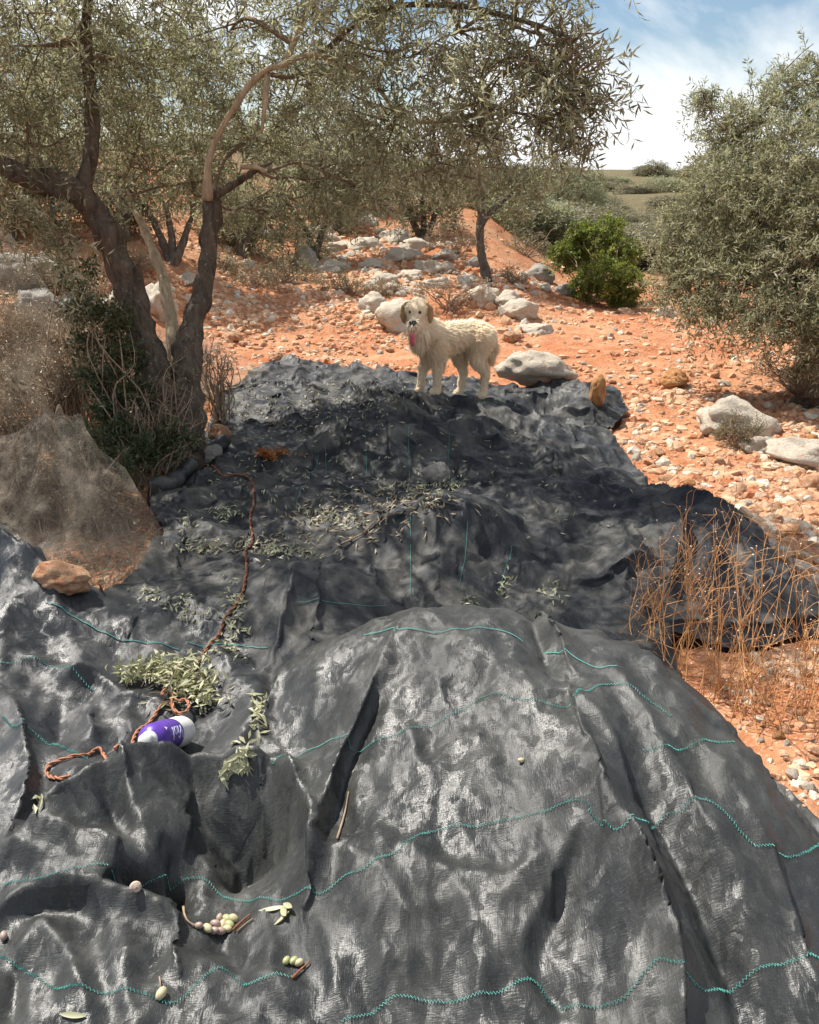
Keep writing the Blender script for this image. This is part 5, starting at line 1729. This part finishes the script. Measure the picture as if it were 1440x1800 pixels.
def net_sheet(label, px_z, outline, ridges, step, extra=()):
    pts = [onz(u, v, z)[:2].tolist() + [z] for u, v, z in px_z] + [list(e) for e in extra]
    f = rbf_surface(pts)

    def at(u, v):
        z = .2
        for _ in range(30):
            p = onz(u, v, z)
            z += .4 * (float(np.clip(f(p[0], p[1]), 0, 1.6)) - z)
        return p[:2]
    poly = np.array([at(u, v) for u, v in outline] + [])
    X, Y = np.meshgrid(np.arange(poly[:, 0].min(), poly[:, 0].max() + step, step), np.arange(poly[:, 1].min(), poly[:, 1].max() + step, step))
    ins = in_poly(X, Y, poly)
    d, bx, by, _, _ = poly_dist(X, Y, poly)
    near = (~ins) & (d < step * 1.5)
    X, Y = np.where(near, bx, X), np.where(near, by, Y)
    ok = ins | near
    cell = ok[:-1, :-1] & ok[1:, :-1] & ok[:-1, 1:] & ok[1:, 1:]
    Z = f(X, Y)
    for pl, a, w in ridges:
        q = catmull(np.array([at(u, v) for u, v in pl]), 5)
        dd, _, _, t, _ = poly_dist(X, Y, q, closed=False)
        Z = Z + a * np.exp(-(dd / w) ** 2)
    Z = Z + .012 * (1 - 2 * np.abs(noise2(X * 7 + Y * 4, Y * 3, 81))) + .02 * noise2(X * 3, Y * 3, 82)
    Z = np.maximum(Z, G(X, Y) + .02)
    so = S(X.ravel(), Y.ravel()).reshape(X.shape)
    inl = in_poly(X, Y, POLY_L) | in_poly(X, Y, POLY_M)
    Z = np.where(inl, np.maximum(Z, so + .022), Z)
    idx = np.arange(X.size).reshape(X.shape)
    rr_, cc_ = np.nonzero(cell)
    F = np.stack([idx[rr_, cc_], idx[rr_, cc_ + 1], idx[rr_ + 1, cc_ + 1], idx[rr_ + 1, cc_]], 1)
    used = np.unique(F)
    remap = np.full(X.size, -1); remap[used] = np.arange(len(used))
    root = thing("brown_net", label, "net")
    obj("netting", mesh("netting", np.stack([X.ravel()[used], Y.ravel()[used], Z.ravel()[used]], 1), remap[F], M['net']), root)
    return root, at, f


bn, bn_at, bn_f = net_sheet(
    "see-through brown net peaked over weeds in front of the trunk",
    [(110, 755, .54), (150, 790, .46), (220, 840, .37), (262, 915, .22), (310, 985, .06), (0, 770, .46), (0, 850, .33), (60, 850, .36), (0, 930, .20), (100, 930, .20),
     (180, 1030, .06), (60, 1000, .14), (-120, 800, .45), (-120, 930, .25), (170, 870, .34), (230, 960, .14), (-250, 850, .4)],
    [(110, 753), (158, 790), (222, 838), (258, 905), (285, 950), (314, 990), (290, 1005), (215, 1030), (140, 1040), (70, 1015), (20, 955), (-80, 960), (-240, 930), (-260, 800), (-100, 775), (40, 760)],
    [([(112, 760), (160, 800), (195, 850), (235, 890), (262, 920), (290, 970)], .055, .028), ([(112, 758), (130, 830), (150, 900), (170, 980)], .04, .03), ([(112, 758), (90, 840), (60, 930)], .045, .035), ([(112, 758), (40, 820), (-20, 900)], .04, .04), ([(140, 780), (190, 880), (225, 970)], -.03, .03), ([(150, 785), (215, 830), (255, 890)], .03, .025), ([(100, 765), (75, 830), (50, 890)], .035, .03), ([(262, 920), (290, 970), (310, 990)], .02, .03), ([(30, 800), (60, 880), (90, 960)], .02, .05)],
    .022, [(-2.2, 4.9, .3), (-1.4, 4.6, .1), (-2.9, 4.8, .35)])
bk, bk_at, bk_f = net_sheet(
    "thin brown net veiling the rocks and ground behind the trunk",
    [(330, 600, .28), (380, 600, .20), (450, 640, .10), (470, 660, .08), (380, 680, .06), (300, 690, .10), (200, 660, .34), (100, 650, .50), (0, 640, .56), (-100, 650, .6), (200, 600, .52), (100, 570, .70), (0, 560, .80), (-100, 560, .85)],
    [(-60, 545), (40, 540), (120, 560), (200, 570), (290, 575), (370, 598), (440, 632), (476, 655), (430, 676), (385, 690), (300, 695), (200, 680), (100, 675), (-40, 665), (-120, 600)],
    [([(360, 605), (420, 640), (460, 655)], .03, .06), ([(60, 570), (100, 610), (120, 650)], .05, .10)], .035)
# ------------------------------------------------------------------ ropes
def rope(label, px, rad, mat, lift=None, name="rope", pitch=.060, path=None):
    p = drape(px, .006, (lift if lift is not None else rad * 1.6)) if path is None else path
    for _ in range(4):
        p[1:-1, 2] = .25 * p[:-2, 2] + .5 * p[1:-1, 2] + .25 * p[2:, 2]
    if path is None:
        p[:, 2] = np.maximum(p[:, 2], [drop(x, y)[0][2] + rad * 1.1 for x, y in p[:, :2]])
        for _ in range(2):
            p[1:-1, 2] = .25 * p[:-2, 2] + .5 * p[1:-1, 2] + .25 * p[2:, 2]
    t, n, b = frames(p)
    L = np.concatenate([[0], np.cumsum(np.linalg.norm(np.diff(p, axis=0), axis=1))])
    root = thing(name, label, "rope", p[0])
    for k in range(2):
        a = L / pitch * 2 * math.pi + k * math.pi
        c = p + (n * np.cos(a)[:, None] + b * np.sin(a)[:, None]) * rad * .62
        s = Soup()
        s.tube(c - p[0], rad * .62, 6, True, .10)
        obj("strand", s.build("strand", M[mat]), root)
    return root


rope("orange twisted rope running from the leaf heap past the bottle and looping at the left",
     [(318, 1268), (300, 1243), (285, 1243), (262, 1275), (235, 1303), (205, 1318), (180, 1325), (150, 1331), (105, 1340), (88, 1348), (82, 1360), (90, 1370), (108, 1372), (125, 1366)], .0046, 'rope')
rope("small loop of orange rope on the leaf heap above the bottle", [(303, 1240), (308, 1262), (322, 1268), (334, 1258), (328, 1244), (312, 1246), (296, 1222), (286, 1236)], .0044, 'rope', lift=.03)
rope("rust-coloured rope trailing down the middle net toward the leaf heap",
     [(365, 818), (385, 832), (420, 836), (444, 850), (446, 885), (440, 915), (444, 945), (432, 975), (434, 1000), (430, 1030), (420, 1060), (400, 1085), (385, 1120), (360, 1150), (340, 1185), (330, 1212)], .0048, 'rope_dark')
rope("thin reddish cord curling across the front brown net", [(258, 905), (254, 930), (235, 948), (200, 962), (188, 968), (200, 985), (206, 1005), (196, 1025), (178, 1040)], .005, 'rope_dark', lift=.03)

# ------------------------------------------------------------------ plastic bottle
def lathe(profile, seg=40):
    """profile: (x along the axis, radius)."""
    p = np.array(profile, float)
    a = np.linspace(0, 2 * math.pi, seg, endpoint=False)
    v = np.stack([np.repeat(p[:, 0:1], seg, 1), p[:, 1:2] * np.cos(a), p[:, 1:2] * np.sin(a)], -1).reshape(-1, 3)
    i = np.arange(len(p) - 1)[:, None] * seg
    j = np.arange(seg)[None, :]
    jn = (j + 1) % seg
    return v, np.stack([i + j, i + jn, i + seg + jn, i + seg + j], -1).reshape(-1, 4)


pb, _ = hit(318, 1306)
pa, _ = hit(205, 1334)
rad = .043
c0 = drop(*(pb[:2]))[0] + np.array([0, 0, rad * .92])
c1 = drop(*(pa[:2]))[0] + np.array([0, 0, rad * .72])
ax = unit(c1 - c0)
c0 = c0 - ax * .030
c1 = c0 + ax * .235
bx = Vector(ax)
by_ = Vector((0, 0, 1)).cross(bx).normalized()
bz = bx.cross(by_)
mw = (Matrix((bx, by_, bz)).transposed() * 1.0).to_4x4()
mw.translation = Vector(c0)
white = plain("white_plastic", (0.80, 0.79, 0.76), 0.38, 0.5, 0.05, 30)
purple = plain("purple_label", (0.115, 0.045, 0.38), 0.35, 0.5, 0.2, 25)
ink = plain("label_ink", (0.62, 0.60, 0.86), 0.5, 0.3, 0.1)
bottle = thing("bottle", "white plastic bottle with purple label lying in the dark net beside the rope", "bottle")
bottle.matrix_world = mw
prof = [(.012, 0), (.006, .018), (.001, .030), (.002, .036), (.008, .0405), (.018, .0435), (.05, .0445), (.095, .0432), (.102, .0425), (.215, .0405), (.228, .0385), (.240, .0325), (.248, .025), (.252, .016), (.264, .0155)]
v, f = lathe(prof)
v[:, 1:] *= (1 + .05 * noise3(v * np.array([28, 20, 20]) + 3))[:, None]
o = obj("container", mesh("container", v, f, white), bottle)
v, f = lathe([(.106, .0432), (.1065, .0440), (.216, .0420), (.229, .0398), (.241, .0338), (.2485, .0262), (.249, .0255)])
obj("label", mesh("label", v, f, purple), bottle)
v, f = lathe([(.258, .0), (.258, .0185), (.278, .0180), (.280, .016), (.280, .0)], 24)
obj("cap", mesh("cap", v, f, white), bottle)
fc = bpy.data.curves.new("lettering", 'FONT')
fc.body = "Viol"
fc.size = .052
fc.shear = .25
fc.extrude = .0006
fo = bpy.data.objects.new("lettering", fc)
COL.objects.link(fo)
dg = bpy.context.evaluated_depsgraph_get()
tm = bpy.data.meshes.new_from_object(fo.evaluated_get(dg))
bpy.data.objects.remove(fo)
bm = bmesh.new(); bm.from_mesh(tm)
bmesh.ops.subdivide_edges(bm, edges=[e for e in bm.edges if e.calc_length() > .006], cuts=3)
bmesh.ops.triangulate(bm, faces=bm.faces[:])
bm.to_mesh(tm); bm.free()
# letters start near the white end and read towards the cap, upside down as the bottle lies; wrapped on the side facing the camera
to_cam = unit(CAM - (c0 + ax * .12))
ang0 = math.atan2(to_cam @ np.array(bz), to_cam @ np.array(by_))
for vtx in tm.vertices:
    x, y, z = vtx.co
    sgn = -1.0
    a = ang0 + (-(y - .018)) / .044 * (1 if np.array(by_)[1] < 0 else 1)
    rr_ = .0450 + z - .012 * x * .5
    vtx.co = (.108 + x * .9, rr_ * math.cos(a), rr_ * math.sin(a))
tm.materials.clear(); tm.materials.append(ink)
tm.name = "lettering"
obj("lettering", tm, bottle)

# ------------------------------------------------------------------ fallen leaves, twigs and olives
def litter(name, label, pts, mat, r, leaf_l, leaf_w, lift=(.002, .012), tilt=.35, heap=None, kind='stuff', twigs=0, cat=None, tint=(.5, .2)):
    n = len(pts)
    base, nor = [], []
    for u, v in pts:
        q, nn = hit(u, v)
        base.append(q); nor.append(nn if nn[2] > 0 else -nn)
    base, nor = np.array(base), np.array(nor)
    up = r.uniform(*lift, n)
    if heap is not None:
        up = up + heap * r.random(n)
    base = base + nor * up[:, None]
    nn = unit(nor + r.normal(0, tilt, (n, 3)))
    t = unit(np.cross(nn, r.normal(size=(n, 3))))
    w = np.cross(nn, t)
    L = leaf_l * r.uniform(.6, 1.2, n)
    v, f = leaves(base - t * L[:, None] * .5, t, w, L, leaf_w * r.uniform(.7, 1.2, n), r.uniform(-.1, .3, n)[:, None], r.uniform(-.02, .12, n)[:, None], r)
    me = mesh(name, v, f, M[mat], False, {"tint": np.clip(r.normal(tint[0], tint[1], n), 0, 1)})
    o = obj(name, me)
    set_tags(o, label, cat, None, kind)
    return o, base, nor


def gauss_px(centers, r):
    out = []
    for u, v, su, sv, n in centers:
        out += np.column_stack([r.normal(u, su, n), r.normal(v, sv, n)]).tolist()
    return out


r = np.random.default_rng(55)
litter("leaf_litter", "small fallen olive leaves strewn over the shaded middle net",
       gauss_px([(580, 905, 26, 10, 90), (520, 970, 24, 7, 70), (400, 905, 18, 8, 50), (330, 920, 14, 10, 30), (720, 862, 40, 10, 130), (800, 850, 20, 8, 40), (560, 720, 80, 26, 150), (430, 700, 26, 26, 70), (860, 800, 80, 36, 50), (500, 850, 70, 30, 60), (470, 965, 16, 6, 40), (350, 960, 20, 6, 40),
                 (390, 960, 40, 10, 40), (970, 1040, 16, 12, 24), (825, 1055, 8, 6, 14), (700, 690, 80, 14, 50), (1000, 880, 80, 30, 24), (885, 1030, 8, 14, 24), (420, 820, 30, 26, 40), (640, 830, 60, 40, 50)], r),
       'leaf_cut', r, .034, .009, tint=(.30, .22))
litter("dry_leaf_litter", "brown dead leaves and grass bits lying on the middle net", gauss_px([(700, 880, 60, 16, 160), (560, 905, 40, 14, 90), (620, 935, 60, 16, 80), (440, 960, 60, 14, 90), (470, 720, 60, 24, 120), (600, 700, 60, 20, 80), (640, 600, 60, 10, 10)], r),
       'leaf_dry', r, .045, .010, tint=(.6, .2))
litter("leaf_litter", "green leaf clippings gathered along the rust rope", gauss_px([(410, 1090, 12, 26, 60), (395, 1140, 16, 12, 40), (300, 1060, 24, 8, 40), (265, 1042, 14, 6, 24), (335, 1085, 16, 8, 20), (420, 1060, 10, 30, 30)], r), 'leaf_cut', r, .030, .009, tint=(.30, .2))
litter("leaf_litter", "leaves trapped in the dark crease left of the mound", gauss_px([(455, 1255, 7, 24, 40), (425, 1330, 10, 14, 26), (408, 1355, 8, 8, 16)], r), 'leaf_cut', r, .055, .013, tint=(.5, .2))
litter("leaf_litter", "few yellow leaves at the left edge under the bulge", gauss_px([(66, 1412, 8, 6, 6)], r), 'leaf_cut', r, .04, .011, tint=(.7, .1))

heap, _, _ = litter("leaf_heap", "heap of pale green olive leaves and tiny fruit beside the orange rope", gauss_px([(300, 1190, 30, 14, 190), (335, 1215, 26, 16, 210), (255, 1192, 28, 10, 110), (220, 1192, 14, 6, 26), (360, 1235, 16, 12, 60)], r),
                    'leaf_cut', r, .045, .0125, lift=(.004, .02), tilt=.75, heap=.04, tint=(.62, .22), cat="leaves")
s = Soup()
for k in range(26):
    u, v = r.normal(325, 30), r.normal(1215, 16)
    q, nn = hit(u, v)
    d = unit(np.array([r.normal(), r.normal() * .7, r.normal() * .25]))
    a, b = q + np.array([0, 0, r.uniform(.01, .045)]), None
    s.tube(limb_path(a - d * .04, a + d * .05, r, .1, 3), .0013, 4, False)
o = obj("bare_twigs", s.build("bare_twigs", M['twig'], False), heap)
o['kind'] = 'stuff'

sq, _ = hit(474, 808)
sprig = thing("dead_sprig", "bright orange dead sprig on the dark net right of the trunk", "dead sprig", sq)
s = Soup()
V, F, T, nv = [], [], [], 0
for k in range(11):
    e = np.array([r.normal(0, .075), r.normal(0, .05), r.uniform(.02, .075)])
    pth = limb_path(np.array([-.02, 0, .008]), e, r, .12, 4)
    s.tube(pth, .0017, 4, False)
    m = len(pth) * 2
    b = pth[r.integers(2, len(pth), m)]
    v, f = leaves(b, r.normal(size=(m, 3)) + unit(e) * .8, r.normal(size=(m, 3)), r.uniform(.02, .042, m), r.uniform(.008, .015, m), r.uniform(0, .3, m)[:, None], r.uniform(0, .15, m)[:, None], r)
    V.append(v); F.append(f + nv); nv += len(v)
obj("stem", s.build("stem", M['twig'], False), sprig)['kind'] = 'stuff'
obj("dead_leaves", mesh("dead_leaves", np.vstack(V), np.vstack(F), M['leaf_orange'], False, {"tint": np.clip(r.normal(.5, .25, nv // 4), 0, 1)}), sprig)['kind'] = 'stuff'

olive_m = {
    'green': plain("green_olive", (0.36, 0.37, 0.17), 0.35, 0.5, 0.2, 60),
    'pale': plain("pale_olive", (0.50, 0.44, 0.26), 0.4, 0.5, 0.2, 60),
    'mauve': plain("mauve_olive", (0.36, 0.26, 0.22), 0.4, 0.5, 0.25, 60),
}
bm = bmesh.new(); bmesh.ops.create_icosphere(bm, subdivisions=3, radius=1.0)
ov = np.array([x.co[:] for x in bm.verts]); of = np.array([[q.index for q in p_.verts] for p_ in bm.faces]); bm.free()
ov = ov * np.array([.0135, .0095, .0095]); ov[:, 1:] *= (1 - .10 * (ov[:, 0:1] / .0135))
olive_me = {k: mesh("olive", ov, of, m) for k, m in olive_m.items()}


def olive(u, v, col, label, group=None, up=.007, sc=None):
    sc = r.uniform(.74, .98) if sc is None else sc
    q, nn = hit(u, v)
    if nn[2] < 0: nn = -nn
    o = obj("olive", olive_me[col], None, tuple(q + nn * up), (r.uniform(-.4, .4), r.uniform(-.4, .4), r.uniform(0, 6.28)), (sc, sc, sc))
    set_tags(o, label, "olive", group)
    return o


for u, v, c, lab in [(385, 1617, 'mauve', "mauve olive topmost left in the cluster in the pocket"), (399, 1619, 'green', "greenish olive topmost middle in the cluster"), (414, 1618, 'pale', "yellowish olive topmost right beside the twig"),
                     (376, 1628, 'mauve', "mauve olive at the left side of the cluster"), (391, 1630, 'pale', "pale olive in the very middle of the cluster"), (404, 1630, 'green', "green olive right of the cluster's middle"),
                     (362, 1636, 'pale', "pale olive apart at the cluster's left end"), (374, 1640, 'mauve', "pinkish olive lowest left in the cluster"), (386, 1641, 'mauve', "pinkish olive lowest middle in the cluster"), (401, 1637, 'pale', "pale olive lowest right in the cluster"),
                     (348, 1632, 'mauve', "small mauve olive half hidden left of the cluster")]:
    olive(u, v, c, lab, "olives gathered in the pocket")
for u, v, c, lab in [(502, 1693, 'green', "plump green olive leftmost of three beside a short twig"), (516, 1693, 'green', "green olive in the middle of three beside a short twig"), (526, 1696, 'pale', "yellow-green olive touching the short twig")]:
    olive(u, v, c, lab, "three olives on the tarp")
olive(282, 1752, 'pale', "single pale olive with a dry stalk near the lower left", None, .008, 1.0)
olive(8, 1648, 'mauve', "dark mauve olive in the fold at the left edge")
olive(918, 1338, 'pale', "tiny pale olive alone on the front of the mound", None, .005, .6)


def twig_obj(label, px, rad, mat='twig', lift=.004, name="twig"):
    p = drape(px, .012, lift)
    s = Soup()
    s.tube(p - p[0], np.linspace(rad, rad * .5, len(p)), 6, True, .2)
    return set_tags(obj(name, s.build(name, M[mat]), None, tuple(p[0])), label, "twig")


twig_obj("short reddish twig beside the three olives", [(515, 1722), (528, 1709), (545, 1693)], .0032, 'rope_dark', .006)
twig_obj("thin dry twig lying on the shaded slope of the mound", [(593, 1478), (601, 1452), (613, 1395)], .0032, 'dry_twig', .006)
twig_obj("brown twig leaning against the olive cluster", [(410, 1640), (425, 1625), (440, 1612)], .0035, 'rope_dark', .008)
twig_obj("second pale twig beside the olive cluster", [(418, 1641), (432, 1628), (446, 1618)], .0028, 'dry_twig', .006)
twig_obj("curved pale stalk at the left end of the olive cluster", [(323, 1598), (326, 1615), (340, 1630), (352, 1634)], .003, 'dry_twig', .008)
twig_obj("dry stalk hanging from the single pale olive", [(281, 1722), (283, 1735), (282, 1745)], .0016, 'dry_twig', .008)
twig_obj("grey twig lying across the middle net", [(640, 905), (690, 890), (740, 868)], .004, 'dry_twig', .012)
twig_obj("long grey twig on the net in front of the boulder dome", [(600, 960), (650, 930), (690, 905)], .004, 'dry_twig', .012)


def big_leaf(label, u, v, ang, L, W, tint, lift=.004, name="olive_leaf", curl=.1):
    q, nn = hit(u, v)
    if nn[2] < 0: nn = -nn
    t0 = np.array([math.cos(ang), math.sin(ang), 0])
    t = unit(t0 - nn * (t0 @ nn))
    w = np.cross(nn, t)
    xs = np.linspace(-.5, .5, 9)
    wd = W * np.clip(np.cos(xs * math.pi) ** .75, .03, 1) * .5
    V = []
    for x, ww in zip(xs, wd):
        h = lift + curl * L * (x + .1) ** 2 * 1.2
        for k in (-1, 0, 1):
            V.append(q + t * x * L + w * k * ww + nn * (h + abs(k) * ww * .30))
    V = np.array(V) - q
    F = []
    for i_ in range(8):
        for k in range(2):
            a = i_ * 3 + k
            F.append([a, a + 1, a + 4, a + 3])
    o = obj(name, mesh(name, V, np.array(F), M['leaf_cut'], True, {"tint": np.full(len(F), tint)}), None, tuple(q))
    return set_tags(o, label, "leaf")


big_leaf("large pale leaf pointing left from the bunch beside the pocket", 480, 1600, math.pi + .1, .062, .012, .95)
big_leaf("broad yellow-green leaf on top of the bunch beside the pocket", 506, 1606, -.9, .055, .017, .80, .010)
big_leaf("pale leaf at the bottom of the bunch beside the pocket", 500, 1617, .1, .050, .012, .95, .006)
big_leaf("yellow leaf upper right in the bunch beside the pocket", 514, 1597, -.6, .050, .012, .85, .012)
big_leaf("lone narrow green leaf on the tarp at lower left", 130, 1785, -.1, .055, .011, .55)
big_leaf("pale leaf standing in the crease under the mound", 415, 1330, .7, .06, .014, .95, .012)
big_leaf("second pale leaf lying in the crease under the mound", 408, 1343, .5, .055, .012, .85, .006)

# snail shell in the pocket
s = Soup()
a = np.linspace(0, 2 * math.pi * 2.6, 44)
rr_ = .0016 + .0085 * (a / a[-1])
s.tube(np.stack([rr_ * np.cos(a), rr_ * np.sin(a), .010 - .010 * (a / a[-1])], 1), .0012 + .0062 * (a / a[-1]) ** 1.2, 10)
q, nn = hit(240, 1566)
set_tags(obj("snail_shell", s.build("snail_shell", plain("shell", (0.46, 0.36, 0.28), 0.5, 0.4, 0.2, 80)), None, tuple(q + np.array([0, 0, .010])), (.9, .4, .3), (.85, .85, .85)), "pale snail shell on the lip of the dark pocket", "shell")
